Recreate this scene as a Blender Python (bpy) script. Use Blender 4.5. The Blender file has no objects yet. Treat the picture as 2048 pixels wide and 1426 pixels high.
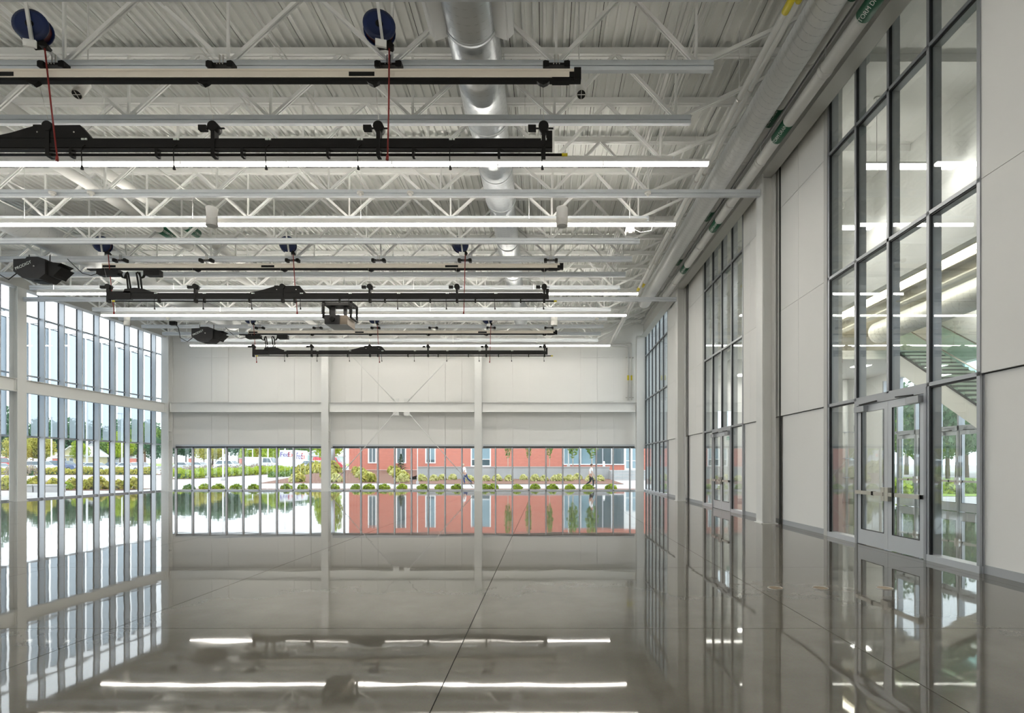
import bpy, bmesh, math, random
from mathutils import Vector, Matrix
random.seed(7)
scene = bpy.context.scene
COL = scene.collection
PI = math.pi

# ------------------------------------------------------------------ camera
F, XV, YV, HC = 1100.0, 1090.0, 932.0, 1.5      # focal length (px), vanishing point, eye height
cam_data = bpy.data.cameras.new('camera')
cam_data.sensor_width = 36.0
cam_data.lens = 36.0 * F / 2048.0
cam_data.shift_x = -(XV - 1024.0) / 2048.0
cam_data.shift_y = (YV - 713.0) / 2048.0
cam_data.clip_end = 600
cam = bpy.data.objects.new('camera', cam_data)
cam.location = (0, 0, HC); cam.rotation_euler = (PI / 2, 0, 0)
COL.objects.link(cam); scene.camera = cam

# ------------------------------------------------------------------ world (overcast sky) and exposure
world = bpy.data.worlds.new('overcast_sky'); scene.world = world
world.use_nodes = True
wn = world.node_tree.nodes; wl = world.node_tree.links
bg = wn['Background']
tc = wn.new('ShaderNodeTexCoord'); sep = wn.new('ShaderNodeSeparateXYZ')
ramp = wn.new('ShaderNodeValToRGB')
ramp.color_ramp.elements[0].position = 0.0; ramp.color_ramp.elements[0].color = (0.86, 0.93, 1.0, 1)
ramp.color_ramp.elements[1].position = 0.75; ramp.color_ramp.elements[1].color = (0.93, 0.97, 1.0, 1)
wl.new(tc.outputs['Generated'], sep.inputs[0]); wl.new(sep.outputs['Z'], ramp.inputs[0])
wl.new(ramp.outputs[0], bg.inputs['Color'])
bg.inputs['Strength'].default_value = 1.95
vs = scene.view_settings
vs.view_transform = 'Standard'; vs.look = 'None'; vs.gamma = 1.0; vs.use_curve_mapping = False
vs.exposure = 0.56
LAMP = 18.0          # radiance of the linear fluorescent lenses
scene.cycles.max_bounces = 9
scene.cycles.diffuse_bounces = 5
scene.cycles.glossy_bounces = 5
scene.cycles.transmission_bounces = 6
scene.cycles.transparent_max_bounces = 28
scene.cycles.sample_clamp_indirect = 6.0
scene.cycles.caustics_reflective = False
scene.cycles.caustics_refractive = False

def P(x, y, Y):
    """photo pixel + distance from the camera plane -> world point"""
    return Vector(((x - XV) * Y / F, Y, HC + (YV - y) * Y / F))

# ------------------------------------------------------------------ mesh helpers
class MB:
    def __init__(s): s.v = []; s.f = []; s.m = []; s.s = []
    def add(s, vs_, fs, mi=0, sm=False):
        o = len(s.v); s.v.extend([tuple(p) for p in vs_])
        for f in fs:
            s.f.append(tuple(i + o for i in f)); s.m.append(mi); s.s.append(sm)
        return s
    def box(s, x0, x1, y0, y1, z0, z1, mi=0):
        if x0 > x1: x0, x1 = x1, x0
        if y0 > y1: y0, y1 = y1, y0
        if z0 > z1: z0, z1 = z1, z0
        return s.add([(x0,y0,z0),(x1,y0,z0),(x1,y1,z0),(x0,y1,z0),(x0,y0,z1),(x1,y0,z1),(x1,y1,z1),(x0,y1,z1)],
                     [(0,3,2,1),(4,5,6,7),(0,1,5,4),(1,2,6,5),(2,3,7,6),(3,0,4,7)], mi)
    def frame(s, d):
        d = Vector(d).normalized()
        up = Vector((0,0,1)) if abs(d.z) < 0.95 else Vector((0,1,0))
        a = d.cross(up).normalized(); b = a.cross(d).normalized()
        return a, b
    def bar(s, p, q, w, h, mi=0):
        p = Vector(p); q = Vector(q); a, b = s.frame(q - p); a = a * w / 2; b = b * h / 2
        return s.add([p-a-b,p+a-b,p+a+b,p-a+b,q-a-b,q+a-b,q+a+b,q-a+b],
                     [(0,1,2,3),(7,6,5,4),(0,4,5,1),(1,5,6,2),(2,6,7,3),(3,7,4,0)], mi)
    def tube(s, pts, r, n=8, mi=0, caps=True):
        pts = [Vector(p) for p in pts]
        rs = r if isinstance(r, (list, tuple)) else [r] * len(pts)
        o = len(s.v)
        d0 = (pts[1] - pts[0]).normalized(); a, b = s.frame(d0)
        for i, p in enumerate(pts):
            if i == 0: d = (pts[1]-pts[0])
            elif i == len(pts)-1: d = (pts[-1]-pts[-2])
            else: d = (pts[i+1]-pts[i]).normalized() + (pts[i]-pts[i-1]).normalized()
            if d.length < 1e-9: d = d0
            d.normalize()
            a = (a - d * a.dot(d)); a.normalize(); b = d.cross(a).normalized()
            for k in range(n):
                t = 2*PI*k/n
                s.v.append(tuple(p + a*(math.cos(t)*rs[i]) + b*(math.sin(t)*rs[i])))
        for i in range(len(pts)-1):
            for k in range(n):
                k2 = (k+1) % n
                s.f.append((o+i*n+k, o+i*n+k2, o+(i+1)*n+k2, o+(i+1)*n+k)); s.m.append(mi); s.s.append(True)
        if caps:
            s.f.append(tuple(o+k for k in reversed(range(n)))); s.m.append(mi); s.s.append(False)
            e = o + (len(pts)-1)*n
            s.f.append(tuple(e+k for k in range(n))); s.m.append(mi); s.s.append(False)
        return s
    def cyl(s, p, q, r, n=12, mi=0, r1=None):
        return s.tube([p, q], [r, r if r1 is None else r1], n, mi)
    def prism(s, poly, axis, a0, a1, mi=0):
        n = len(poly)
        def pt(u, w, a):
            return {'x': (a,u,w), 'y': (u,a,w), 'z': (u,w,a)}[axis]
        vs_ = [pt(u,w,a0) for u,w in poly] + [pt(u,w,a1) for u,w in poly]
        fs = [tuple(reversed(range(n))), tuple(range(n, 2*n))] + [(i,(i+1)%n,n+(i+1)%n,n+i) for i in range(n)]
        return s.add(vs_, fs, mi)
    def ball(s, c, rx, ry, rz, nu=10, nv=7, mi=0):
        vs_ = [(c[0],c[1],c[2]-rz)]
        for i in range(1, nv):
            t = -PI/2 + PI*i/nv
            for k in range(nu):
                u = 2*PI*k/nu
                vs_.append((c[0]+rx*math.cos(t)*math.cos(u), c[1]+ry*math.cos(t)*math.sin(u), c[2]+rz*math.sin(t)))
        vs_.append((c[0],c[1],c[2]+rz)); top = len(vs_)-1
        fs = [(0, 1+(k+1)%nu, 1+k) for k in range(nu)]
        for i in range(nv-2):
            for k in range(nu):
                a = 1+i*nu+k; b = 1+i*nu+(k+1)%nu
                fs.append((a,b,b+nu,a+nu))
        e = 1+(nv-2)*nu
        fs += [(e+k, e+(k+1)%nu, top) for k in range(nu)]
        return s.add(vs_, fs, mi, True)
    def mesh(s, name, mats, fix=True):
        me = bpy.data.meshes.new(name)
        me.from_pydata(s.v, [], s.f)
        if not isinstance(mats, (list, tuple)): mats = [mats]
        for m in mats: me.materials.append(m)
        me.polygons.foreach_set('material_index', s.m)
        me.polygons.foreach_set('use_smooth', s.s)
        if fix:
            bm = bmesh.new(); bm.from_mesh(me)
            bmesh.ops.recalc_face_normals(bm, faces=bm.faces); bm.to_mesh(me); bm.free()
        me.update()
        return me

def tag(o, label=None, cat=None, group=None, kind=None):
    if label: o['label'] = label
    if cat: o['category'] = cat
    if group: o['group'] = group
    if kind: o['kind'] = kind
    return o
def ob(name, mb, mat=None, parent=None, loc=(0,0,0), rot=(0,0,0), fix=True):
    me = mb.mesh(name, mat, fix) if isinstance(mb, MB) else mb
    o = bpy.data.objects.new(name, me); COL.objects.link(o)
    o.location = loc; o.rotation_euler = rot
    if parent: o.parent = parent
    return o
def empty(name, loc=(0,0,0), rz=0, parent=None):
    o = bpy.data.objects.new(name, None); COL.objects.link(o)
    o.empty_display_size = 0.2
    o.location = loc; o.rotation_euler = (0,0,rz)
    if parent: o.parent = parent
    return o
def thing(name, label, cat, loc=(0,0,0), rz=0, group=None):
    return tag(empty(name, loc, rz), label, cat, group)
def copy_tree(o, parent=None):
    c = o.copy(); COL.objects.link(c); c.parent = parent
    for ch in list(o.children): copy_tree(ch, c)
    return c

# ------------------------------------------------------------------ materials (all procedural)
def mat(name, col, rough=0.5, metal=0.0, var=0.06, scale=3.0, bump=0.0, spec=0.5, coat=0.0, bscale=None, world_co=False):
    m = bpy.data.materials.new(name); m.use_nodes = True
    n = m.node_tree.nodes; l = m.node_tree.links
    b = n['Principled BSDF']
    b.inputs['Roughness'].default_value = rough; b.inputs['Metallic'].default_value = metal
    b.inputs['Specular IOR Level'].default_value = spec
    b.inputs['Coat Weight'].default_value = coat; b.inputs['Coat Roughness'].default_value = 0.08
    if world_co:
        g = n.new('ShaderNodeNewGeometry'); co = g.outputs['Position']
    else:
        g = n.new('ShaderNodeTexCoord'); co = g.outputs['Object']
    t = n.new('ShaderNodeTexNoise'); t.inputs['Scale'].default_value = scale; t.inputs['Detail'].default_value = 4
    l.new(co, t.inputs['Vector'])
    mx = n.new('ShaderNodeMix'); mx.data_type = 'RGBA'
    mx.inputs['A'].default_value = (*[c*(1-var) for c in col], 1); mx.inputs['B'].default_value = (*[min(1,c*(1+var)) for c in col], 1)
    l.new(t.outputs['Fac'], mx.inputs['Factor']); l.new(mx.outputs['Result'], b.inputs['Base Color'])
    if bump:
        t2 = n.new('ShaderNodeTexNoise'); t2.inputs['Scale'].default_value = bscale or scale*8; t2.inputs['Detail'].default_value = 3
        l.new(co, t2.inputs['Vector'])
        bp = n.new('ShaderNodeBump'); bp.inputs['Strength'].default_value = bump; bp.inputs['Distance'].default_value = 0.01
        l.new(t2.outputs['Fac'], bp.inputs['Height']); l.new(bp.outputs['Normal'], b.inputs['Normal'])
    return m

def glass_mat(name, tint=(0.93,0.97,0.96), refl=0.05, tr=1.0):
    m = bpy.data.materials.new(name); m.use_nodes = True
    n = m.node_tree.nodes; l = m.node_tree.links
    n.remove(n['Principled BSDF'])
    lw = n.new('ShaderNodeLayerWeight'); lw.inputs['Blend'].default_value = 0.5
    pw = n.new('ShaderNodeMath'); pw.operation = 'POWER'; pw.inputs[1].default_value = 5.0
    ma = n.new('ShaderNodeMath'); ma.operation = 'MULTIPLY_ADD'; ma.inputs[1].default_value = 0.8; ma.inputs[2].default_value = refl
    l.new(lw.outputs['Facing'], pw.inputs[0]); l.new(pw.outputs[0], ma.inputs[0])
    # faint unevenness of float glass
    tcx = n.new('ShaderNodeTexCoord'); nz = n.new('ShaderNodeTexNoise'); nz.inputs['Scale'].default_value = 0.7; nz.inputs['Detail'].default_value = 1
    l.new(tcx.outputs['Object'], nz.inputs['Vector'])
    bp = n.new('ShaderNodeBump'); bp.inputs['Strength'].default_value = 0.25; bp.inputs['Distance'].default_value = 0.004
    l.new(nz.outputs['Fac'], bp.inputs['Height'])
    tr_ = n.new('ShaderNodeBsdfTransparent'); tr_.inputs['Color'].default_value = (*tint, 1)
    gl = n.new('ShaderNodeBsdfGlossy'); gl.inputs['Roughness'].default_value = 0.0; gl.inputs['Color'].default_value = (0.95,0.98,0.98,1)
    l.new(bp.outputs['Normal'], gl.inputs['Normal'])
    mx = n.new('ShaderNodeMixShader')
    l.new(ma.outputs[0], mx.inputs[0]); l.new(tr_.outputs[0], mx.inputs[1]); l.new(gl.outputs[0], mx.inputs[2])
    l.new(mx.outputs[0], n['Material Output'].inputs['Surface'])
    return m

def emit_mat(name, col, strength):
    m = bpy.data.materials.new(name); m.use_nodes = True
    n = m.node_tree.nodes; l = m.node_tree.links
    b = n['Principled BSDF']
    b.inputs['Base Color'].default_value = (0.9,0.9,0.88,1)
    t = n.new('ShaderNodeTexNoise'); t.inputs['Scale'].default_value = 2.0
    mx = n.new('ShaderNodeMix'); mx.data_type = 'RGBA'
    mx.inputs['A'].default_value = (*col,1); mx.inputs['B'].default_value = (*[c*0.97 for c in col],1)
    l.new(t.outputs['Fac'], mx.inputs['Factor']); l.new(mx.outputs['Result'], b.inputs['Emission Color'])
    b.inputs['Emission Strength'].default_value = strength
    return m

def leaf_mat(name, c0, c1):
    m = bpy.data.materials.new(name); m.use_nodes = True
    n = m.node_tree.nodes; l = m.node_tree.links
    b = n['Principled BSDF']; b.inputs['Roughness'].default_value = 0.6; b.inputs['Specular IOR Level'].default_value = 0.2
    g = n.new('ShaderNodeNewGeometry'); t = n.new('ShaderNodeTexNoise'); t.inputs['Scale'].default_value = 2.2; t.inputs['Detail'].default_value = 5
    l.new(g.outputs['Position'], t.inputs['Vector'])
    cr = n.new('ShaderNodeValToRGB')
    cr.color_ramp.elements[0].position = 0.35; cr.color_ramp.elements[0].color = (*c0,1)
    cr.color_ramp.elements[1].position = 0.65; cr.color_ramp.elements[1].color = (*c1,1)
    l.new(t.outputs['Fac'], cr.inputs[0]); l.new(cr.outputs[0], b.inputs['Base Color'])
    tl = n.new('ShaderNodeBsdfTranslucent'); l.new(cr.outputs[0], tl.inputs['Color'])
    mx = n.new('ShaderNodeMixShader'); mx.inputs[0].default_value = 0.35
    l.new(b.outputs[0], mx.inputs[1]); l.new(tl.outputs[0], mx.inputs[2])
    l.new(mx.outputs[0], n['Material Output'].inputs['Surface'])
    return m

def floor_mat():
    m = bpy.data.materials.new('polished_concrete'); m.use_nodes = True
    n = m.node_tree.nodes; l = m.node_tree.links
    b = n['Principled BSDF']
    g = n.new('ShaderNodeNewGeometry')
    t1 = n.new('ShaderNodeTexNoise'); t1.inputs['Scale'].default_value = 0.45; t1.inputs['Detail'].default_value = 8; t1.inputs['Roughness'].default_value = 0.62
    t2 = n.new('ShaderNodeTexNoise'); t2.inputs['Scale'].default_value = 90; t2.inputs['Detail'].default_value = 2
    l.new(g.outputs['Position'], t1.inputs['Vector']); l.new(g.outputs['Position'], t2.inputs['Vector'])
    cr = n.new('ShaderNodeValToRGB')
    cr.color_ramp.elements[0].position = 0.3; cr.color_ramp.elements[0].color = (0.115,0.109,0.094,1)
    cr.color_ramp.elements[1].position = 0.72; cr.color_ramp.elements[1].color = (0.215,0.20,0.17,1)
    l.new(t1.outputs['Fac'], cr.inputs[0])
    mx = n.new('ShaderNodeMix'); mx.data_type = 'RGBA'; mx.blend_type = 'OVERLAY'; mx.inputs['Factor'].default_value = 0.16
    l.new(cr.outputs[0], mx.inputs['A']); l.new(t2.outputs['Color'], mx.inputs['B'])
    l.new(mx.outputs['Result'], b.inputs['Base Color'])
    rr = n.new('ShaderNodeMapRange'); rr.inputs['To Min'].default_value = 0.012; rr.inputs['To Max'].default_value = 0.045
    l.new(t1.outputs['Fac'], rr.inputs['Value']); l.new(rr.outputs[0], b.inputs['Roughness'])
    b.inputs['IOR'].default_value = 1.45
    # slow waviness of the ground slab, stretched across the hall
    mp = n.new('ShaderNodeMapping'); mp.inputs['Scale'].default_value = (0.9, 1.5, 1.0)
    l.new(g.outputs['Position'], mp.inputs['Vector'])
    t3 = n.new('ShaderNodeTexNoise'); t3.inputs['Scale'].default_value = 0.9; t3.inputs['Detail'].default_value = 2.5; t3.inputs['Roughness'].default_value = 0.45
    l.new(mp.outputs[0], t3.inputs['Vector'])
    bp = n.new('ShaderNodeBump'); bp.inputs['Strength'].default_value = 1.0; bp.inputs['Distance'].default_value = 0.0014
    l.new(t3.outputs['Fac'], bp.inputs['Height']); l.new(bp.outputs['Normal'], b.inputs['Normal'])
    return m

def brick_mat():
    m = bpy.data.materials.new('red_brick'); m.use_nodes = True
    n = m.node_tree.nodes; l = m.node_tree.links
    b = n['Principled BSDF']; b.inputs['Roughness'].default_value = 0.8
    g = n.new('ShaderNodeNewGeometry'); mp = n.new('ShaderNodeMapping'); mp.inputs['Rotation'].default_value = (PI/2,0,0)
    l.new(g.outputs['Position'], mp.inputs['Vector'])
    t = n.new('ShaderNodeTexBrick'); t.inputs['Scale'].default_value = 4.2
    t.inputs['Color1'].default_value = (0.62,0.20,0.14,1); t.inputs['Color2'].default_value = (0.52,0.165,0.12,1); t.inputs['Mortar'].default_value = (0.6,0.42,0.36,1)
    t.inputs['Mortar Size'].default_value = 0.012; t.inputs['Brick Width'].default_value = 0.9; t.inputs['Row Height'].default_value = 0.28
    l.new(mp.outputs[0], t.inputs['Vector']); l.new(t.outputs['Color'], b.inputs['Base Color'])
    return m

def screen_mat():
    m = bpy.data.materials.new('fritted_screen_glass'); m.use_nodes = True
    n = m.node_tree.nodes; l = m.node_tree.links
    n.remove(n['Principled BSDF'])
    b = n.new('ShaderNodeBsdfTranslucent'); b.inputs['Color'].default_value = (0.47,0.515,0.545,1)
    t = n.new('ShaderNodeTexNoise'); t.inputs['Scale'].default_value = 1.5
    mr = n.new('ShaderNodeMapRange'); mr.inputs['To Min'].default_value = 0.42; mr.inputs['To Max'].default_value = 0.47
    l.new(t.outputs['Fac'], mr.inputs['Value'])
    tr_ = n.new('ShaderNodeBsdfTransparent'); tr_.inputs['Color'].default_value = (0.85,0.90,0.94,1)
    mx = n.new('ShaderNodeMixShader'); l.new(mr.outputs[0], mx.inputs[0])
    l.new(tr_.outputs[0], mx.inputs[1]); l.new(b.outputs[0], mx.inputs[2])
    l.new(mx.outputs[0], n['Material Output'].inputs['Surface'])
    return m

WHITE = mat('white_paint', (0.87,0.865,0.845), 0.55, var=0.02, scale=0.6, bump=0.05, bscale=60)
PANEL = mat('white_wall_panel', (0.885,0.88,0.86), 0.6, var=0.02, scale=0.8, bump=0.04, bscale=80)
STEEL = mat('white_steel_paint', (0.82,0.825,0.81), 0.45, var=0.03, scale=2)
STRUT = mat('galvanised_strut', (0.66,0.70,0.74), 0.6, metal=0.0, var=0.05, scale=4)
DECK = mat('painted_roof_deck', (0.78,0.79,0.765), 0.6, var=0.05, scale=1.1)
GIRD = mat('grey_girder_paint', (0.60,0.60,0.58), 0.5, var=0.03, scale=1)
DARKGAP = mat('dark_joint_and_shadow', (0.035,0.035,0.033), 0.8)  # dark joints; also the painted shadow line under the side wall panels
BASE = mat('grey_base', (0.45,0.47,0.49), 0.45, var=0.03)
ALU = mat('grey_aluminium', (0.42,0.44,0.47), 0.36, metal=0.55, var=0.03, scale=5)
ALUL = mat('light_aluminium', (0.62,0.65,0.69), 0.38, metal=0.3, var=0.03, scale=5)
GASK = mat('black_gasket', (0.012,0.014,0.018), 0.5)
GLASS = glass_mat('clear_glass', (0.965,0.985,0.985), 0.04)
GLASSI = glass_mat('lobby_glass', (0.955,0.98,0.978), 0.07)
GGREEN = glass_mat('green_balustrade_glass', (0.84,0.95,0.92), 0.06)
SCREEN = screen_mat()
DUCT = mat('galvanised_duct', (0.72,0.745,0.77), 0.33, metal=0.75, var=0.07, scale=2.5)
DUCTW = mat('white_painted_duct', (0.74,0.755,0.76), 0.42, metal=0.15, var=0.04, scale=2.5)
SEAM = mat('duct_seam', (0.56,0.58,0.60), 0.5, metal=0.2)
PIPE = mat('white_pipe_jacket', (0.74,0.74,0.72), 0.45, var=0.03)
GREENL = mat('green_pipe_label', (0.012,0.11,0.055), 0.5)
WHITEL = mat('white_lettering', (0.72,0.78,0.74), 0.5)
YELLOW = mat('yellow_marker', (0.70,0.58,0.02), 0.5)
BLACK = mat('black_powder_coat', (0.011,0.0105,0.010), 0.5, var=0.15, spec=0.15)
BLACK2 = mat('dark_grey_casing', (0.03,0.029,0.03), 0.5, var=0.15, spec=0.2)
CREAM = mat('cream_anodised_tube', (0.84,0.77,0.67), 0.45, metal=0.0, var=0.03)
BLUE = mat('blue_reel_enamel', (0.006,0.018,0.085), 0.3, var=0.12)
REDC = mat('red_cord', (0.24,0.018,0.015), 0.55)
DRED = mat('dark_red_enamel', (0.10,0.015,0.02), 0.4)
LAMPM = emit_mat('fluorescent_lens', (1.0,0.945,0.85), LAMP)
LOBL = emit_mat('lobby_lamp_lens', (1.0,0.96,0.88), 20.0)
COVE = emit_mat('cove_lamp', (1.0,0.93,0.76), 7.0)
UPLM = emit_mat('uplight_lens', (1.0,0.95,0.86), LAMP*1.15)
UPLD = emit_mat('dim_uplight_lens', (1.0,0.95,0.86), LAMP*0.12)
FIXT = mat('white_fixture', (0.82,0.81,0.78), 0.4)
CHROME = mat('brushed_steel', (0.62,0.60,0.57), 0.28, metal=1.0, var=0.06)
FLOOR = floor_mat()
BRASS = mat('bronze_floor_cover', (0.30,0.21,0.12), 0.35, metal=0.6)
BEIGE = mat('beige_ceiling', (0.72,0.68,0.58), 0.7, var=0.03)
TREAD = mat('light_stair_tread', (0.72,0.70,0.62), 0.5)
RISER = mat('dark_stair_riser', (0.035,0.03,0.025), 0.6)
BRICK = brick_mat()
CONC = mat('pale_concrete', (0.46,0.45,0.45), 0.85, var=0.08, scale=0.5, bump=0.1, bscale=20)
CONCW = mat('weathered_concrete', (0.40,0.42,0.43), 0.85, var=0.25, scale=0.9, bump=0.2, bscale=12)
ASPH = mat('pale_asphalt', (0.40,0.40,0.41), 0.9, var=0.08, scale=0.7)
MULCH = mat('brown_mulch', (0.20,0.105,0.075), 0.95, var=0.5, scale=9, bump=0.6, bscale=30, world_co=True)
LAWN = mat('lawn_green', (0.26,0.38,0.08), 0.9, var=0.3, scale=3, world_co=True)
BARK = mat('tree_bark', (0.20,0.15,0.11), 0.9, var=0.3, scale=8)
WIN = mat('dark_window_glass', (0.06,0.10,0.12), 0.06, var=0.3, scale=0.6, spec=0.9)
WINB = mat('blue_window_glass', (0.22,0.34,0.40), 0.08, var=0.3, scale=0.5, spec=0.9)
TRIMW = mat('white_window_trim', (0.85,0.86,0.86), 0.5)
LEAF = [leaf_mat('leaf_lime', (0.30,0.42,0.035), (0.50,0.60,0.07)),
        leaf_mat('leaf_mid_green', (0.13,0.24,0.05), (0.26,0.38,0.09)),
        leaf_mat('leaf_dark_green', (0.055,0.14,0.075), (0.13,0.25,0.13)),
        leaf_mat('leaf_yellow_green', (0.36,0.38,0.07), (0.62,0.56,0.14)),
        leaf_mat('leaf_pale_bloom', (0.48,0.50,0.16), (0.80,0.78,0.42)),
        leaf_mat('leaf_spruce', (0.045,0.11,0.05), (0.12,0.21,0.10)),
        leaf_mat('leaf_purple_grass', (0.30,0.24,0.20), (0.46,0.40,0.30))]

def text_mesh(body, size, material, extrude=0.001):
    cu = bpy.data.curves.new('lettering', 'FONT'); cu.body = body; cu.size = size; cu.extrude = extrude
    cu.align_x = 'CENTER'; cu.align_y = 'CENTER'
    o = bpy.data.objects.new('lettering', cu); COL.objects.link(o)
    dg = bpy.context.evaluated_depsgraph_get()
    me = bpy.data.meshes.new_from_object(o.evaluated_get(dg))
    bpy.data.objects.remove(o); me.materials.clear(); me.materials.append(material)
    return me
def place_text(me, parent, pos, xdir, normal, name='lettering'):
    xd = Vector(xdir).normalized(); zd = Vector(normal).normalized(); yd = zd.cross(xd).normalized(); xd = yd.cross(zd)
    o = bpy.data.objects.new(name, me); COL.objects.link(o); o.parent = parent
    o.matrix_local = Matrix(((xd.x,yd.x,zd.x,pos[0]),(xd.y,yd.y,zd.y,pos[1]),(xd.z,yd.z,zd.z,pos[2]),(0,0,0,1)))
    return o
# ================================================================== STRUCTURE OF THE HALL
XG_R, XG_L, YF, YB = 6.10, -22.95, 33.3, -4.0     # right glass, left glass, far glass, wall behind the camera
ZD = 10.12                                        # underside of roof deck
TRZ = (2.79, 5.5, 8.15)                           # transom heights
MOD = 1.0165

# floor: cast slabs with saw-cut joints
fb = MB().box(XG_L-0.1, 13.9, YB-0.1, YF+0.05, -0.3, -0.012)
floor = tag(ob('floor', fb, DARKGAP), 'grey polished concrete floor mirroring the glazed walls', kind='structure')
xj = [XG_L-0.1] + [-0.7 + 3.28*k for k in range(-6, 3)] + [XG_R+0.1, 9.9, 13.9]
yj = [YB-0.1, -1.0, 2.03, 5.08, 8.13, 14.23, 20.33, 26.43, YF+0.05]
cache = {}
g = 0.008
for i in range(len(xj)-1):
    for j in range(len(yj)-1):
        w = round(xj[i+1]-xj[i]-g, 3); d = round(yj[j+1]-yj[j]-g, 3)
        if (w, d) not in cache:
            cache[(w, d)] = MB().box(0, w, 0, d, -0.012, 0).mesh('slab', FLOOR)
        ob('slab', cache[(w, d)], parent=floor, loc=(xj[i]+g/2, yj[j]+g/2, 0))
for x_, lab in ((2.83, 'farthest from the glass doors'), (3.38, 'between two others like it'), (4.17, 'closest to the glass double doors')):
    t = thing('floor_box_cover', 'round bronze floor power cover ' + lab, 'floor cover', (x_, 6.75, 0))
    ob('lid', MB().cyl((0,0,-0.002), (0,0,0.004), 0.085, 20), BRASS, t)
    ob('rim', MB().tube([(0.09*math.cos(a*PI/12), 0.09*math.sin(a*PI/12), 0.003) for a in range(25)], 0.005, 5, caps=False), CHROME, t)

# ceiling: fluted roof deck panels under a flat roof
ceil = tag(ob('ceiling', MB().box(-24.0, 6.9, YB-0.3, YF+0.6, ZD+0.09, ZD+0.35), WHITE), 'fluted steel roof deck painted off white', kind='structure')
PW = 0.61
prof = []
x0 = 0.0
for r in range(3):
    xs = 0.2033*r
    prof += [(xs+0.007 if r == 0 else xs, 0.06), (xs+0.060, 0.06), (xs+0.074, 0.0), (xs+0.126, 0.0), (xs+0.140, 0.06)]
prof.append((PW-0.007, 0.06))
poly = prof + [(PW-0.007, 0.075), (0.007, 0.075)]
deck_me = MB().prism(poly, 'y', YB-0.2, YF+0.1).mesh('deck_panel', DECK)
for k in range(50):
    ob('deck_panel', deck_me, parent=ceil, loc=(-23.9 + PW*k, 0, ZD))
ob('deck_gap', MB().box(-23.9, 6.6, YB-0.2, YF+0.1, ZD+0.076, ZD+0.089), DARKGAP, ceil)

# wall behind the camera
wb = tag(ob('wall_back', MB().box(XG_L, XG_R, YB-0.25, YB, 0, ZD+0.1), WHITE), kind='structure')

# ---- generic W-section column / beam meshes
def w_column(h, dx, dy, flange_axis, tf=0.03, tw=0.03):
    b = MB()
    if flange_axis == 'x':      # flanges face +-x
        b.box(0, tf, 0, dy, 0, h); b.box(dx-tf, dx, 0, dy, 0, h); b.box(tf, dx-tf, dy/2-tw/2, dy/2+tw/2, 0, h)
    else:
        b.box(0, dx, 0, tf, 0, h); b.box(0, dx, dy-tf, dy, 0, h); b.box(dx/2-tw/2, dx/2+tw/2, tf, dy-tf, 0, h)
    return b

# columns of the right wall
for Y0, lab in ((14.3, 'white steel column between the glass double doors and the second glazed bay'), (23.44, 'white steel column between the second glazed bay and the tall corner glazing')):
    c = thing('steel_column', lab, 'column', (5.65, Y0, 0))
    ob('shaft', w_column(9.1, 0.35, 0.42, 'x'), STEEL, c)
    ob('base_plate', MB().box(-0.04, 0.40, -0.04, 0.46, 0, 0.02), STEEL, c)
# columns of the end wall
FC = [(-22.72, 'in the corner with the screened windows'), (-13.25, 'between the crossed rods and the screened windows'), (-4.18, 'between the crossed rods and the upright pipes'), (5.42, 'in the corner beside the two upright pipes')]
for x_, lab in FC:
    c = thing('steel_column', 'white steel column of the end wall ' + lab, 'column', (x_, 32.55, 0))
    ob('shaft', w_column(ZD-0.9, 0.43, 0.38, 'y'), STEEL, c)
    ob('base_plate', MB().box(-0.03, 0.46, -0.03, 0.41, 0, 0.02), STEEL, c)
    for z_ in (3.0, 3.55):
        ob('stiffener', MB().box(0.02, 0.41, 0.03, 0.35, z_, z_+0.02), STEEL, c)
# left wall columns
for Y0, lab in ((23.3, 'white steel column standing free in front of the screened window wall'),):
    c = thing('steel_column', lab, 'column', (-22.71, Y0, 0))
    ob('shaft', w_column(9.1, 0.36, 0.42, 'x'), STEEL, c)
    ob('base_plate', MB().box(-0.04, 0.40, -0.04, 0.46, 0, 0.02), STEEL, c)

def i_beam(L, h, w, tf=0.025, tw=0.02):
    """beam along x"""
    return MB().box(0, L, -w/2, w/2, 0, tf).box(0, L, -w/2, w/2, h-tf, h).box(0, L, -tw/2, tw/2, tf, h-tf)
# eave girders
for x_, lab, mt in ((5.82, 'grey steel girder along the top of the panelled side wall', GIRD), (-22.53, 'grey steel girder along the top of the screened window wall', GIRD)):
    t = thing('eave_girder', lab, 'girder', (x_, YB, 9.12), PI/2)
    gb = i_beam(32.5-YB, 0.75, 0.34)
    ob('beam', gb, mt, t)
    ob('closure', MB().box(0, 32.5-YB, -0.02, 0.02, 0.75, ZD-9.12), mt, t)
# belt beams
for a, b_, lab in ((-22.29, -13.25, 'white belt beam across the end wall in the bay by the screened windows'), (-12.82, -4.18, 'white belt beam across the end wall in the cross-braced bay'), (-3.75, 5.42, 'white belt beam across the end wall in the bay by the upright pipes')):
    t = thing('belt_beam', lab, 'beam', (a, 32.75, 4.70)); ob('beam', i_beam(b_-a, 0.58, 0.30, tw=0.10), STEEL, t)
    for e in (0.02, b_-a-0.05): ob('end_plate', MB().box(e, e+0.03, -0.12, 0.12, 0.05, 0.53), STEEL, t)
for a, b_, lab in ((23.72, 32.5, 'white belt beam in front of the screened windows, from column to end wall'), (14.6, 23.3, 'white belt beam in front of the screened windows, on the column side away from the end wall')):
    t = thing('belt_beam', lab, 'beam', (-22.5, a, 4.66), PI/2); ob('beam', i_beam(b_-a, 0.56, 0.28, tw=0.10), STEEL, t)
    for e in (0.02, b_-a-0.05): ob('end_plate', MB().box(e, e+0.03, -0.12, 0.12, 0.05, 0.51), STEEL, t)

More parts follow.
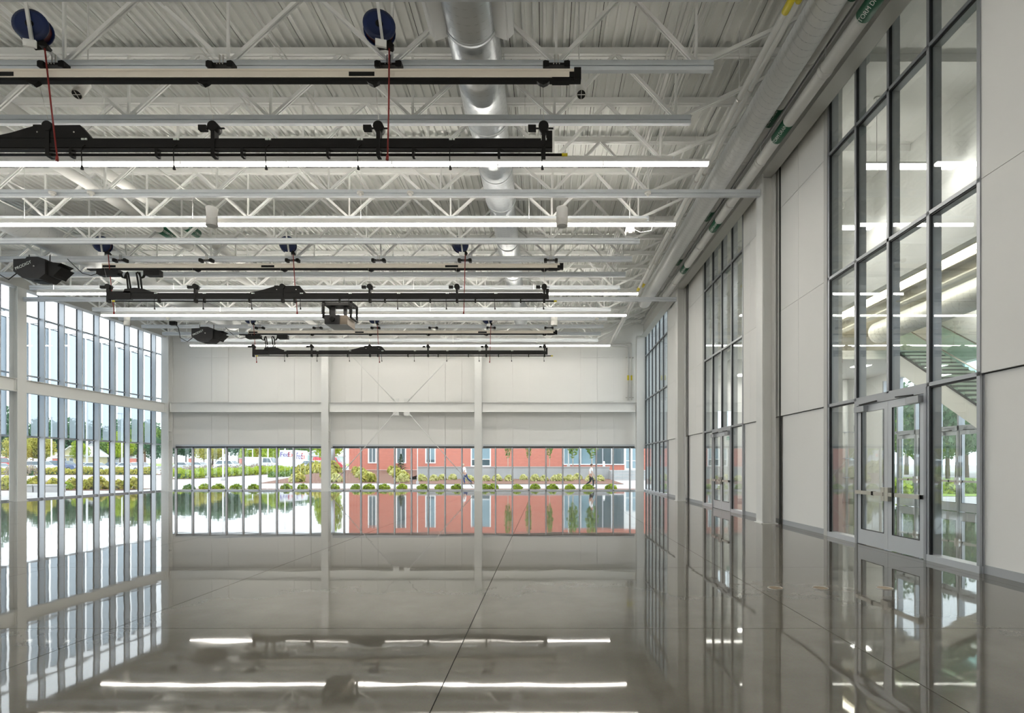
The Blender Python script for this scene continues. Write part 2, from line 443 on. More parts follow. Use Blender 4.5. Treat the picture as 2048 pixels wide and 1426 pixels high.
# crossed bracing rods in the middle bay of the end wall
t = thing('cross_bracing', 'thin white bracing rods crossing at the belt beam of the end wall', 'bracing', (-8.50, 32.57, 4.99))
for s in (-1, 1):
    ob('rod', MB().cyl((s*0.35,0,0.30), (s*4.25,0,4.4), 0.022, 6), STEEL, t)
    ob('rod', MB().cyl((s*0.35,0,-0.30), (s*4.25,0,-4.75), 0.022, 6), STEEL, t)
    for z_ in (-1, 1):
        ob('gusset', MB().box(s*0.15, s*0.5, -0.015, 0.015, z_*0.30, z_*0.50), STEEL, t)
        ob('clevis', MB().cyl((s*0.45,0,z_*0.41), (s*0.62,0,z_*0.60), 0.04, 8), STEEL, t)

# ------------------------------------------------------------------ end wall: window band below, panelled wall above
wall_far = tag(ob('wall_far', MB().box(XG_L, XG_R+0.2, YF-0.02, YF+0.25, 2.62, ZD+0.1), WHITE), 'white panelled wall above a low window band', kind='structure')
px2X = lambda x: (x-XV)*YF/F
pairs = []
for xa in (392, 557, 691, 858, 993, 1161):       # left edges of the raised panel pairs
    pairs.append(px2X(xa))
for xa in pairs:
    for q in range(2):
        X0 = xa + q*1.0
        for z0, z1 in ((2.80, 4.62), (5.38, 8.02), (8.04, ZD-0.03)):
            ob('wall_panel', MB().box(X0+0.005, X0+0.99, YF-0.065, YF-0.02, z0, z1), PANEL, wall_far)
# flush panels between the pairs
flush = []
edges = [XG_L] + [v for xa in pairs for v in (xa-0.012, xa+2.002)] + [XG_R]
for i in range(0, len(edges), 2):
    a, b_ = edges[i], edges[i+1]
    if b_-a < 0.3: continue
    for z0, z1 in ((2.80, 5.0), (5.004, ZD-0.03)):
        ob('wall_panel', MB().box(a+0.004, b_-0.004, YF-0.032, YF-0.02, z0, z1), PANEL, wall_far)
bays = [(-22.29, -13.25), (-12.82, -4.18), (-3.75, 5.42)]
for a, b_ in bays:
    tr = tag(ob('trim_1', MB().box(a+0.02, b_-0.02, YF-0.16, YF-0.03, 2.68, 2.79), ALUL, ), 'light metal shade pocket above the end window band', kind='structure')
    tr.name = 'trim_%d' % (bays.index((a, b_))+1)
    ob('black_strip', MB().box(a+0.02, b_-0.02, YF-0.14, YF-0.05, 2.625, 2.68), GASK, tr)  # solid black strip below the pocket

def mullion(b, gk, x, y, z0, z1, w, d, axis, glass_side):
    pass

# end wall windows
wf = tag(empty('window_1'), 'low band of clear window panes under the end wall', kind='structure')
mul_me = MB().box(-0.03, 0.03, -0.14, 0.05, 0, 2.62).mesh('mullion', ALUL)
gas_me = MB().box(-0.045, -0.03, -0.02, 0.02, 0, 2.56).box(0.03, 0.045, -0.02, 0.02, 0, 2.56).mesh('gasket', GASK)
mx = [0.057 + 1.0165*k for k in range(-22, 7)]
pane_me = MB().box(0.03, 1.0165-0.03, -0.005, 0.005, 0.07, 2.62).mesh('pane', GLASS)
for X in mx:
    if X < XG_L or X > XG_R: continue
    m_ = ob('mullion', mul_me, parent=wf, loc=(X, YF, 0)); ob('gasket', gas_me, parent=m_)
xs_ = [XG_L] + [X for X in mx if XG_L < X < XG_R] + [XG_R]
for i in range(len(xs_)-1):
    w = xs_[i+1]-xs_[i]
    if abs(w-1.0165) < 1e-3: ob('pane', pane_me, parent=wf, loc=(xs_[i], YF, 0))
    else: ob('pane', MB().box(0.03, w-0.03, -0.005, 0.005, 0.07, 2.62), GLASS, wf, loc=(xs_[i], YF, 0))
ob('sill', MB().box(XG_L, XG_R, YF-0.14, YF+0.06, 0, 0.07), ALUL, wf)
ob('head_rail', MB().box(XG_L, XG_R, YF-0.05, YF+0.06, 2.56, 2.62), ALU, wf)

# ------------------------------------------------------------------ left wall: tall glazing with deep mullions and outside screens
wl_ = tag(empty('window_2'), 'tall blue tinted window wall with outside screens', kind='structure')
HL = 9.2
lm_me = MB().box(-0.03, 0.27, -0.028, 0.028, 0, HL).mesh('mullion', ALUL)
lg_me = MB().box(-0.02, 0.03, -0.045, -0.028, 0, HL).box(-0.02, 0.03, 0.028, 0.045, 0, HL).mesh('gasket', GASK)
lys = [24.94 + MOD*k for k in range(-27, 9)]
lev = [0.07, TRZ[0], TRZ[1], TRZ[2], HL]
lp = []
for q in range(4):
    lp.append(MB().box(-0.005, 0.005, 0.03, MOD-0.03, lev[q]+0.03, lev[q+1]-0.03).mesh('pane', GLASS))
    
scr_me = MB().box(-0.012, 0.0, 0.10, MOD-0.06, 2.86, 7.95).mesh('screen_panel', SCREEN)
fin_me = MB().box(-0.20, 0.02, MOD-0.06, MOD-0.04, 2.83, 7.98).box(-0.02, 0.0, 0.07, MOD-0.04, 7.95, 7.99).box(-0.02, 0.0, 0.07, MOD-0.04, 2.83, 2.87).mesh('screen_frame', ALU)
arm_me = MB().bar((0.42,0.5,8.12), (-0.02,0.12,7.97), 0.03, 0.03).bar((0.42,0.5,5.42), (-0.02,0.9,5.5), 0.03, 0.03).mesh('screen_arm', ALUL)
for i, Y in enumerate(lys):
    m_ = ob('mullion', lm_me, parent=wl_, loc=(XG_L, Y, 0)); ob('gasket', lg_me, parent=m_)
    if i == len(lys)-1: break
    for q in range(4): ob('pane', lp[q], parent=wl_, loc=(XG_L, Y, 0))
    s_ = ob('screen_panel', scr_me, parent=wl_, loc=(XG_L-0.45, Y, 0))
    ob('screen_frame', fin_me, parent=s_); ob('screen_arm', arm_me, parent=s_)
y0, y1 = lys[0], lys[-1]
for z in TRZ: ob('transom', MB().box(XG_L-0.04, XG_L+0.08, y0, y1, z-0.03, z+0.03), ALU, wl_)
ob('sill', MB().box(XG_L-0.04, XG_L+0.20, y0, y1, 0, 0.07), ALU, wl_)
ob('head_rail', MB().box(XG_L-0.04, XG_L+0.08, y0, y1, HL-0.02, HL+0.06), ALUL, wl_)
wleft = tag(ob('wall_left', MB().box(XG_L-0.25, XG_L+0.10, YB-0.2, YF+0.2, HL+0.06, ZD+0.1), GIRD), kind='structure')
ob('corner_return', MB().box(XG_L-0.10, XG_L+0.35, y1+0.03, YF-0.03, 0, HL+0.06), PANEL, wleft)
if y0 > YB: ob('end_return', MB().box(XG_L-0.2, XG_L+0.1, YB, y0-0.03, 0, HL+0.06), PANEL, wleft)

# ------------------------------------------------------------------ right wall: proud panels, glazed units, doors
HR = 9.55
wr = tag(empty('wall_right'), 'white panelled side wall with tall glazed bays', kind='structure')
def wall_panels(Ya, Yb, vj, near_hidden=False):
    """solid stretch of wall between Ya and Yb, vertical joints at vj (upper part)"""
    ob('backing', MB().box(XG_R+0.08, XG_R+0.28, Ya, Yb, 0, ZD+0.1), WHITE, wr)
    ys = [Ya] + list(vj) + [Yb]
    for i in range(len(ys)-1):
        for z0, z1 in ((TRZ[0], TRZ[1]), (TRZ[1], TRZ[2]), (TRZ[2], ZD)):
            ob('wall_panel', MB().box(XG_R-0.02, XG_R+0.08, ys[i]+0.004, ys[i+1]-0.004, z0+0.004, z1-0.004), PANEL, wr)
    ob('wall_panel', MB().box(XG_R+0.035, XG_R+0.08, Ya, Yb, 0.12, TRZ[0]-0.01), PANEL, wr)
    ob('painted_shadow_line', MB().box(XG_R+0.02, XG_R+0.075, Ya, Yb, TRZ[0]-0.01, TRZ[0]+0.003), DARKGAP, wr)  # dark strip stands in for the shadow line beneath the proud panels
    nb = sum(1 for o in bpy.data.objects if o.name.startswith('baseboard_right'))
    bb = tag(ob('baseboard_right', MB().box(XG_R+0.028, XG_R+0.08, Ya, Yb, 0, 0.12), BASE), 'grey rubber base along the panelled side wall', kind='structure')
wall_panels(YB, 7.67, [1.0, 4.2])
wall_panels(11.80, 14.52, [13.2])
wall_panels(14.52, 16.87, [16.3])
wall_panels(21.00, 23.65, [22.2])
wall_panels(23.65, 27.30, [25.4])
for Y in (14.20, 23.34):   # dark reveal behind each column
    ob('reveal', MB().box(XG_R-0.03, XG_R+0.0, Y-0.02, Y+0.06, 0, ZD), DARKGAP, wr)
for Y in (11.90, 21.10): ob('jamb_strip', MB().box(XG_R-0.045, XG_R+0.03, Y-0.09, Y+0.05, 0, 9.3), GIRD, wr)

cm_b = MB().box(-0.035, 0.0, -0.03, 0.03, 0, HR).box(0.012, 0.165, -0.03, 0.03, 0, HR)
cm_me = cm_b.mesh('mullion', ALU)
cg_me = MB().box(-0.030, 0.012, -0.052, -0.03, 0, HR).box(-0.02, 0.012, 0.03, 0.042, 0, HR).mesh('gasket', GASK)
def glazed_unit(n, ys, label, doors=None):
    w = tag(empty('window_%d' % n), label, kind='structure')
    for i, Y in enumerate(ys):
        if doors is not None and i == doors+1:
            m_ = ob('mullion', MB().box(-0.035, 0.0, -0.03, 0.03, TRZ[0], HR).box(0.012, 0.165, -0.03, 0.03, TRZ[0], HR), ALU, w, (XG_R, Y, 0))
            ob('gasket', MB().box(-0.030, 0.012, -0.052, -0.03, TRZ[0]+0.04, HR), GASK, m_)
        else:
            m_ = ob('mullion', cm_me, parent=w, loc=(XG_R, Y, 0))
            if i: ob('gasket', cg_me, parent=m_)
    lv = [0.10, TRZ[0], TRZ[1], TRZ[2], HR]
    for i in range(len(ys)-1):
        for q in range(4):
            if q == 0 and doors is not None and i in (doors, doors+1): continue
            ob('pane', MB().box(0.0, 0.011, ys[i]+0.03, ys[i+1]-0.03, lv[q]+0.03, lv[q+1]-0.03), GLASSI, w, (XG_R, 0, 0))
            if q > 0: ob('bottom_gasket', MB().box(-0.02, 0.012, ys[i]+0.03, ys[i+1]-0.03, lv[q]-0.055, lv[q]-0.03), GASK, w, (XG_R, 0, 0))
    for z in TRZ: ob('transom', MB().box(-0.035, 0.0, ys[0]-0.03, ys[-1]+0.03, z-0.03, z+0.03).box(0.012, 0.165, ys[0]-0.03, ys[-1]+0.03, z-0.03, z+0.03), ALU, w, (XG_R, 0, 0))
    if doors is None: segs = [(ys[0], ys[-1])]
    else: segs = [(ys[0]-0.03, ys[doors]+0.03), (ys[doors+2]-0.03, ys[-1]+0.03)]
    for a, b_ in segs: ob('sill', MB().box(-0.045, 0.165, a, b_, 0, 0.10), ALUL, w, (XG_R, 0, 0))
    ob('head_wall', MB().box(0.0, 0.17, ys[0], ys[-1], HR, ZD), GIRD, w, (XG_R, 0, 0))
    return w
def door_pair(n, Ya, Yb, label, X=XG_R, side=1):
    """two glass leaves between Ya and Yb in a wall at x = X; side=1: room is on the -x side"""
    d = tag(empty('door_%d' % n, (X, 0, 0)), label, kind='structure')
    fr = MB().box(-0.05, 0.10, Ya+0.02, Ya+0.075, 0, TRZ[0]-0.03).box(-0.05, 0.10, Yb-0.075, Yb-0.02, 0, TRZ[0]-0.03).box(-0.05, 0.10, Ya+0.075, Yb-0.075, TRZ[0]-0.13, TRZ[0]-0.03)
    ob('door_frame', fr, ALU, d)
    Ym = (Ya+Yb)/2; zt = TRZ[0]-0.135
    for a, b_, s in ((Ya+0.08, Ym-0.003, 1), (Ym+0.003, Yb-0.08, -1)):
        lf = ob('door_leaf', MB().box(-0.03, 0.02, a, a+0.11, 0.012, zt).box(-0.03, 0.02, b_-0.11, b_, 0.012, zt).box(-0.03, 0.02, a+0.11, b_-0.11, 0.012, 0.29).box(-0.03, 0.02, a+0.11, b_-0.11, zt-0.13, zt), ALUL, d)
        ob('door_glass', MB().box(-0.008, 0.002, a+0.11, b_-0.11, 0.29, zt-0.13), GLASSI, lf)
        ob('glass_bead', MB().box(-0.032, -0.012, a+0.11, a+0.122, 0.29, zt-0.13).box(-0.032, -0.012, b_-0.122, b_-0.11, 0.29, zt-0.13).box(-0.032, -0.012, a+0.122, b_-0.122, 0.29, 0.302), GASK, lf)
        zb = 1.0
        pb = ob('push_bar', MB().box(-0.115, -0.06, a+0.02, b_-0.13, zb-0.033, zb+0.033), CHROME, lf)
        ob('bar_housing', MB().box(-0.10, -0.03, b_-0.10 if s == 1 else a+0.0, b_ if s == 1 else a+0.10, zb-0.12, zb+0.12), CHROME, pb)
        ob('end_bracket', MB().box(-0.095, -0.03, a+0.02 if s == 1 else b_-0.12, a+0.12 if s == 1 else b_-0.02, zb-0.035, zb+0.035), CHROME, pb)
        ob('bar_joint', MB().box(-0.118, -0.058, b_-0.30 if s == 1 else a+0.30, b_-0.24 if s == 1 else a+0.36, zb-0.036, zb+0.036), BLACK, pb)
        cl = ob('door_closer', MB().box(-0.12, -0.03, (a+0.02) if s == 1 else (b_-0.34), (a+0.34) if s == 1 else (b_-0.02), zt-0.13, zt-0.02), ALU, lf)
        ob('closer_arm', MB().bar((-0.10, (a+0.18) if s == 1 else (b_-0.18), zt+0.005), (-0.07, (a+0.66) if s == 1 else (b_-0.66), zt+0.03), 0.03, 0.02), BLACK2, cl)
    return d
U1 = [7.70+1.018*k for k in range(5)]
U2 = [16.90+1.018*k for k in range(5)]
U3 = [27.32+0.985*k for k in range(7)]
glazed_unit(3, U1, 'four light glazed bay with double doors nearest the stairs', 1)
glazed_unit(4, U2, 'four light glazed bay with double doors between two columns', 1)
glazed_unit(5, U3, 'six light glazing without doors next to the end wall', None)
door_pair(1, U1[1], U1[3], 'aluminium framed glass double doors with steel push bars, opening to the lobby stairs')
door_pair(2, U2[1], U2[3], 'aluminium framed glass double doors between the two side wall columns')
# ================================================================== ROOF JOISTS
ZBC, ZTC = 8.63, 10.02
nodes = [2.70] + [0.2-2.93*j for j in range(0, 8)]
mids = [nodes[0]-1.25] + [nodes[j]-1.465 for j in range(1, 8)]
def joist_parts():
    top = MB().box(-22.35, 5.65, -0.075, -0.008, -0.065, 0.065).box(-22.35, 5.65, 0.008, 0.075, -0.065, 0.065).mesh('top_chord', STEEL)
    def bot(xa, xb):
        b = MB().box(xa, xb, -0.06, -0.01, -0.005, 0.085).box(xa, xb, 0.01, 0.06, -0.005, 0.085)
        b.box(xa, xb, -0.045, 0.045, -0.085, -0.02).box(xa, xb, -0.03, 0.03, -0.02, -0.005)
        return b.mesh('bottom_chord', STRUT)
    H = ZTC-ZBC
    vert = MB().box(-0.022, 0.022, -0.022, 0.022, 0.08, H-0.06).mesh('web_vertical', STEEL)
    def dg(dx): return MB().bar((0,-0.028,0.04), (dx,-0.028,H-0.02), 0.03, 0.06).bar((0,0.028,0.04), (dx,0.028,H-0.02), 0.03, 0.06).mesh('web_diagonal', STEEL)
    return top, bot(-20.6, 3.0), bot(-22.3, 5.62), vert, dg
jt, jb, jbl, jv, jdg = joist_parts()
diag_cache = {}
def diag(dx):
    k = round(dx, 3)
    if k not in diag_cache: diag_cache[k] = jdg(dx)
    return diag_cache[k]
JY = [14.4+1.524*k for k in range(-4, 13)]
for k, Y in zip(range(-4, 13), JY):
    tie = k in (0, 6)
    if k == 12: Y -= 0.35
    j = thing('roof_joist', 'white steel roof joist whose lower chord runs on to the wall columns' if tie else 'white open web steel roof joist spanning the hall, lower chord stopping short', 'roof joist', (0, Y, ZBC), 0, 'tied roof joists on the column lines' if tie else 'roof joists between the column lines')
    jl = {-3: 'white roof joist carrying the roller blocks of the cream tube farthest from the end wall', 3: 'white roof joist carrying the roller blocks of the middle cream tube', 9: 'white roof joist carrying the roller blocks of the cream tube closest to the end wall', 5: 'white roof joist from which the black projector hangs', 12: 'white roof joist set close against the end wall', 0: 'white roof joist tied to the column nearest the first double doors', 6: 'white roof joist tied to the column beside the tall corner glazing', -2: 'white roof joist next to the cream tube farthest from the end wall'}.get(k)
    if jl: j['label'] = jl
    ob('top_chord', jt, parent=j, loc=(0,0,ZTC-ZBC))
    ob('bottom_chord', jbl if tie else jb, parent=j)
    for q, X in enumerate(nodes):
        ob('web_vertical', jv, parent=j, loc=(X,0,0))
        if q < len(nodes)-1:
            ob('web_diagonal', diag(mids[q]-X), parent=j, loc=(X,0,0))
            ob('web_diagonal', diag(mids[q]-nodes[q+1]), parent=j, loc=(nodes[q+1],0,0))
    ob('web_diagonal', diag(2.85), parent=j, loc=(2.75,0,0))
    ob('web_diagonal', diag(-1.95), parent=j, loc=(nodes[-1],0,0))

# ================================================================== LINEAR LIGHTS
XL0, XL1, ZL = -19.6, 3.64, 8.16
seg = 2.32
lens_me = MB().box(0.008, seg-0.008, -0.055, 0.055, -0.035, 0.02).mesh('lens', LAMPM)
hous_me = MB().box(0, seg, -0.06, 0.06, 0.02, 0.075).mesh('housing', FIXT)
cap_me = MB().box(-0.012, 0.012, -0.056, 0.056, -0.036, 0.075).mesh('joint_cap', FIXT)
for li, Y in enumerate((12.12, 15.17, 21.26, 24.31, 30.40, 3.02, -2.0)):  # last two rows are added out of view to brighten wall and floor
    t = thing('linear_light', ['long white fluorescent light row under the black batten by the open ducts', 'long white fluorescent light row beside the two white cylinders', 'long white fluorescent light row just behind the middle black batten', 'long white fluorescent light row crossing behind the black projector', 'long white fluorescent light row nearest the end wall', 'long fluorescent light row added out of view near the back wall', 'long fluorescent light row added out of view along the back wall'][li], 'light', (0, Y, ZL))
    for k in range(10):
        ob('housing', hous_me, parent=t, loc=(XL0+seg*k, 0, 0)); ob('lens', lens_me, parent=t, loc=(XL0+seg*k, 0, 0))
        if k: ob('joint_cap', cap_me, parent=t, loc=(XL0+seg*k, 0, 0))
        if k % 2 == 0: ob('hanger_rod', MB().cyl((0,0,0.075), (0,0,ZD-ZL+0.04), 0.006, 5), STEEL, t, (XL0+seg*k+0.6, 0, 0))
    ob('uplight_lens', MB().box(XL0, 2.81, -0.04, 0.04, 0.105, 0.11), UPLM if 0 < li < 5 else UPLD, t)
    ob('uplight_trough', MB().box(XL0, 2.81, -0.048, -0.04, 0.10, 0.15).box(XL0, 2.81, 0.04, 0.048, 0.10, 0.15).box(XL0, 2.81, -0.04, 0.04, 0.075, 0.105), FIXT, t)

# ================================================================== DUCTS
def spiral_duct(name, label, pts_r, X, Z, mt, pitch=0.16, n=28, cat='duct', seams=True, end_cap=None):
    """round spiral duct along y: pts_r = [(y, r), ...]"""
    t = thing(name, label, cat, (X, 0, Z))
    ob('duct_shell', MB().tube([(0,y,0) for y,_ in pts_r], [r for _,r in pts_r], n), mt, t)
    ya, yb = pts_r[0][0], pts_r[-1][0]
    # raised helical lock seam
    hp = []; y = ya
    def rad(y):
        for (y0,r0),(y1,r1) in zip(pts_r, pts_r[1:]):
            if y0 <= y <= y1: return r0+(r1-r0)*(y-y0)/max(1e-6,y1-y0)
        return pts_r[-1][1]
    steps = 20; turns = int((yb-ya)/pitch)
    b = MB()
    for i in range(turns*steps+1):
        a = 2*PI*i/steps; yy = ya + pitch*i/steps
        hp.append((yy, a))
    vs_ = []; fs = []
    for i,(yy,a) in enumerate(hp):
        r = rad(min(yy,yb))
        for dy, rr in ((-0.006, r+0.0003), (0.0, r+0.0035), (0.006, r+0.0003)):
            vs_.append((math.cos(a)*rr, yy+dy, math.sin(a)*rr))
        if i:
            o = 3*i
            fs += [(o-3,o-2,o+1,o),(o-2,o-1,o+2,o+1)]
    b.add(vs_, fs, 0, True)
    if seams: ob('lock_seam', b, SEAM, t, fix=False)
    return t
cd = spiral_duct('spiral_duct', 'large bare metal spiral duct running down the middle of the ceiling', [(6.0,0.47),(12.3,0.47),(12.8,0.43),(16.0,0.43),(16.5,0.385),(22.0,0.385),(22.5,0.35),(29.6,0.35),(29.8,0.2)], -1.29, 9.30, DUCT)
for y, r in ((9.6,0.475),(12.25,0.475),(14.4,0.436),(16.0,0.436),(19.0,0.39),(22.0,0.39),(25.0,0.355),(27.5,0.355)):
    ob('coupling_band', MB().tube([(0,y-0.04,0),(0,y+0.04,0)], r+0.006, 28), DUCT, cd)
for s in (-1, 1):
    for y in (8.75,):
        d_ = ob('side_diffuser', MB().prism([(s*0.40,-0.22),(s*0.62,-0.30),(s*0.74,-0.18),(s*0.74,0.22),(s*0.40,0.22)], 'y', y-0.9, y+0.95), DUCTW, cd)
        ob('diffuser_blade', MB().box(s*0.63, s*0.66, y-0.9, y+0.97, -0.29, 0.2), DUCTW, d_)
# horizontal hangers of the duct
for y in (10.6, 13.7, 18.2, 24.3):
    ob('duct_strap', MB().box(-0.5,-0.49, y-0.015, y+0.015, 0, 0.79).box(0.49,0.5, y-0.015, y+0.015, 0, 0.79), STEEL, cd)

spiral_duct('spiral_duct', 'white spiral duct along the panelled side wall', [(4.0,0.28),(25.6,0.28),(25.75,0.24),(25.82,0.10)], 4.62, 9.12, DUCTW)
ld = spiral_duct('spiral_duct', 'thick white spiral duct between the drain pipes and the screened windows', [(13.0,0.42),(30.0,0.42),(30.2,0.2)], -17.0, 9.30, DUCTW, pitch=0.3)

# ================================================================== PIPES
def storm_label(t, y, r, X, Z, L=0.62, left=False):
    """green wrap with white words on a pipe along y, readable from the camera's line"""
    s_ = ob('pipe_label', MB().tube([(0,y-L/2,0),(0,y+L/2,0)], r+0.004, 18), GREENL, t)
    nrm = Vector((-X, 0, HC-Z)).normalized()
    xd = (0,1,0) if left else (0,-1,0)
    p = nrm*(r+0.012); place_text(STORM_ME, s_, (p.x, y, p.z), xd, nrm)
STORM_ME = text_mesh('STORM DRAIN', 0.105, WHITEL)
def pipe(label, X, Z, r, y0, y1, labels=(), joints=(), left=False, extra=None, mt=None):
    t = thing('drain_pipe', label, 'pipe', (X, 0, Z))
    ob('pipe_run', MB().tube([(0,y0,0),(0,y1,0)], r, 18), mt or PIPE, t)
    for y in joints: ob('pipe_coupling', MB().tube([(0,y-0.06,0),(0,y+0.06,0)], r+0.012, 18), mt or PIPE, t); 
    for y in joints: ob('pipe_hanger', MB().box(-0.006,0.006,y-0.015,y+0.015,r,ZD-Z), STEEL, t)
    for y in labels: storm_label(t, y, r, X, Z, left=left)
    return t
pipe('white drain pipe with green labels hung close to the eave girder', 5.25, 8.92, 0.125, 4, 24.0, (8.75, 12.15, 16.9, 20.6), (10.3, 13.4, 15.6, 18.6, 22.2))
pipe('white drain pipe with green labels half hidden by the white spiral duct', 5.08, 9.30, 0.11, 4, 24.0, (8.8, 12.2, 17.0, 20.8), (10.6, 14.0, 18.9, 22.4))
pipe('white drain pipe with one green label, nearer the screened windows', -12.9, 9.45, 0.15, 11, 31.0, (18.7,), (13.5, 16.0, 20.0, 22.0, 25.0), True)
pipe('white drain pipe with one green label, nearer the bare metal duct', -11.7, 9.32, 0.14, 11, 31.0, (18.2,), (13.2, 15.6, 19.6, 21.6, 24.6), True)
# two gas pipes running back and dropping down the end wall
for X, r, zt, xv, lab in ((3.85, 0.055, 8.78, 5.00, 'thicker white gas pipe with yellow bands dropping down the end wall'), (4.06, 0.047, 8.95, 5.20, 'slimmer white gas pipe with yellow bands dropping down the end wall')):
    t = thing('gas_pipe', lab, 'pipe', (0, 0, 0))
    Yw = YF-0.22
    ob('pipe_run', MB().tube([(X,4,zt),(X,Yw-0.08,zt),(X+0.02,Yw-0.02,zt-0.02),(X+0.08,Yw,zt-0.04),(xv-0.1,Yw,zt-0.04),(xv-0.03,Yw,zt-0.07),(xv,Yw,zt-0.14),(xv,Yw,5.45)], r, 12), PIPE, t)
    for y in (8.60, 22.6): ob('yellow_band', MB().tube([(X,y-0.22,zt),(X,y+0.22,zt)], r+0.004, 12), YELLOW, t)
    ob('yellow_band', MB().tube([(xv,Yw,6.65),(xv,Yw,6.95)], r+0.004, 12), YELLOW, t)
    for y in (10.9, 14.0, 17.0, 20.2): ob('pipe_clamp', MB().tube([(X,y-0.03,zt),(X,y+0.03,zt)], r+0.01, 12), CHROME, t); ob('pipe_hanger', MB().cyl((X,y,zt+r),(X,y,ZD), 0.006, 5), STEEL, t)
for z_, lab in ((8.02, 'upper'), (5.62, 'lower')):
    tag(ob('pipe_bracket', MB().box(4.86,5.34,YF-0.26,YF-0.15,-0.015,0.015).box(4.90,4.93,YF-0.2,YF-0.02,-0.015,0.015).box(5.28,5.31,YF-0.2,YF-0.02,-0.015,0.015), CHROME, loc=(0,0,z_)), lab + ' steel bracket holding both gas pipes to the end wall', 'bracket')
# bundle of electrical conduits
for q in range(7):
    X = 2.43 + 0.07*q + (0.12 if q > 3 else 0); r = 0.045 if q == 2 else 0.014
    tag(ob('conduit', MB().tube([(X,4,9.72-0.02*(q%2)),(X,30.5,9.72-0.02*(q%2))], r, 8), PIPE), 'thick grey conduit amid the bundle of thin ones under the deck' if q == 2 else 'thin white conduit in the bundle between bare metal duct and gas pipes', 'conduit', None if q == 2 else 'thin conduits in the bundle by the gas pipes')
for q in range(4):
    X = -5.2 - 0.09*q - (1.3 if q > 1 else 0)
    tag(ob('conduit', MB().tube([(X,6,9.7),(X,30.5,9.7)], 0.014, 8), PIPE), 'thin white conduit between the bare metal duct and the drain pipes', 'conduit', 'thin conduits between duct and drain pipes')
for X, y0, y1 in ((-14.3, 13.5, 20), (-15.6, 15, 24), (-9.9, 12, 19)):
    tag(ob('conduit', MB().tube([(X,y0,9.1),(X,y1,9.1)], 0.02, 8), PIPE), 'short white conduit above the joists near the drain pipes', 'conduit', 'short conduits near the drain pipes')

# ================================================================== WHITE CYLINDERS, SENSORS
for X, Y, lab in ((0.46, 14.86, 'hanging beside the bare metal duct'), (-9.0, 14.86, 'hanging by the light row away from the duct'), (0.42, 25.4, 'hanging before the end wall by the duct'), (-19.3, 25.4, 'hanging in front of the screened window wall')):
    t = thing('pendant_speaker', 'white cylindrical pendant speaker ' + lab, 'speaker', (X, Y, 7.98))
    ob('body', MB().tube([(0,0,0.02),(0,0,0.0),(0,0,0.48),(0,0,0.5)], [0.13,0.155,0.155,0.14], 24), FIXT, t)
    ob('grille', MB().cyl((0,0,-0.006),(0,0,0.012), 0.125, 20), GIRD, t)
    ob('suspension_cable', MB().cyl((0,0,0.5),(0,0,ZD+0.06-7.98), 0.005, 5), STEEL, t)
for X, lab in ((0.63, 'at the free end of the cream tube'), (-8.45, 'under the cream tube beside the red cord')):
    t = thing('tilted_spotlight', 'white cylinder spotlight tilted towards the room ' + lab, 'spotlight', (X, 9.95, 8.42))
    ax = Vector((0.05,-0.55,-0.84)).normalized()
    a0 = Vector((0,0.2,0.15)); a1 = a0 + ax*0.46
    ob('barrel', MB().tube([a0, a0+ax*0.05, a1], [0.05,0.085,0.085], 20), FIXT, t)
    ob('lamp_face', MB().cyl(a1-ax*0.01, a1+ax*0.004, 0.075, 18), BLACK2, t)
    ob('cross_blade', MB().bar(a1+ax*0.006+Vector((-0.07,0,0)), a1+ax*0.006+Vector((0.07,0,0)), 0.01, 0.01).bar(a1+ax*0.006-ax.cross(Vector((1,0,0)))*0.07, a1+ax*0.006+ax.cross(Vector((1,0,0)))*0.07, 0.01, 0.01), FIXT, t)
    ob('yoke', MB().tube([a0, a0+Vector((0,0.02,0.25)), a0+Vector((0,0.02,ZD-8.42-0.15))], 0.012, 6), STEEL, t)
for X, Y, lab in ((-12.8,14.4,'on the tied joist farthest from the bare metal duct'),(-11.8,14.4,'on the tied joist beside the drain pipes'),(-4.8,14.4,'on the tied joist toward the drain pipes'),(-3.5,14.4,'on the tied joist close to the middle duct'),(2.67,14.4,'on the tied joist by the conduit bundle'),(-18.1,26.5,'hanging near the corner with the screened windows'),(2.5,26.6,'near the gas pipes before the end wall')):
    t = thing('ceiling_sensor', 'small white sensor ' + lab, 'sensor', (X, Y-0.11, ZBC-0.06))
    ob('base', MB().cyl((0,0,0),(0,0,0.05), 0.085, 16), FIXT, t)
    ob('dome', MB().ball((0,0,0), 0.055,0.055,0.06, 12, 6), FIXT, t)
    ob('bracket', MB().box(-0.02,0.02,0,0.08,0.02,0.05), FIXT, t)
t = thing('emergency_light', 'white boxy pendant light by the gas pipe end of a light row', 'light', (2.36, 15.35, 8.02))
ob('body', MB().prism([(-0.13,0.02),(-0.09,-0.06),(0.09,-0.06),(0.13,0.02),(0.09,0.16),(-0.09,0.16)], 'y', -0.1, 0.1), FIXT, t)
ob('lamp_head', MB().ball((-0.08,-0.09,-0.02),0.05,0.05,0.05), FIXT, t); ob('lamp_head', MB().ball((0.08,-0.09,-0.02),0.05,0.05,0.05), FIXT, t)
ob('suspension_rod', MB().cyl((0,0,0.16),(0,0,ZD-8.02), 0.008, 5), STEEL, t)
ob('power_cable', MB().tube([(0.1,0,0.1),(0.3,0,0.0),(0.6,0,0.05),(0.75,0,0.5)], 0.008, 5), FIXT, t)

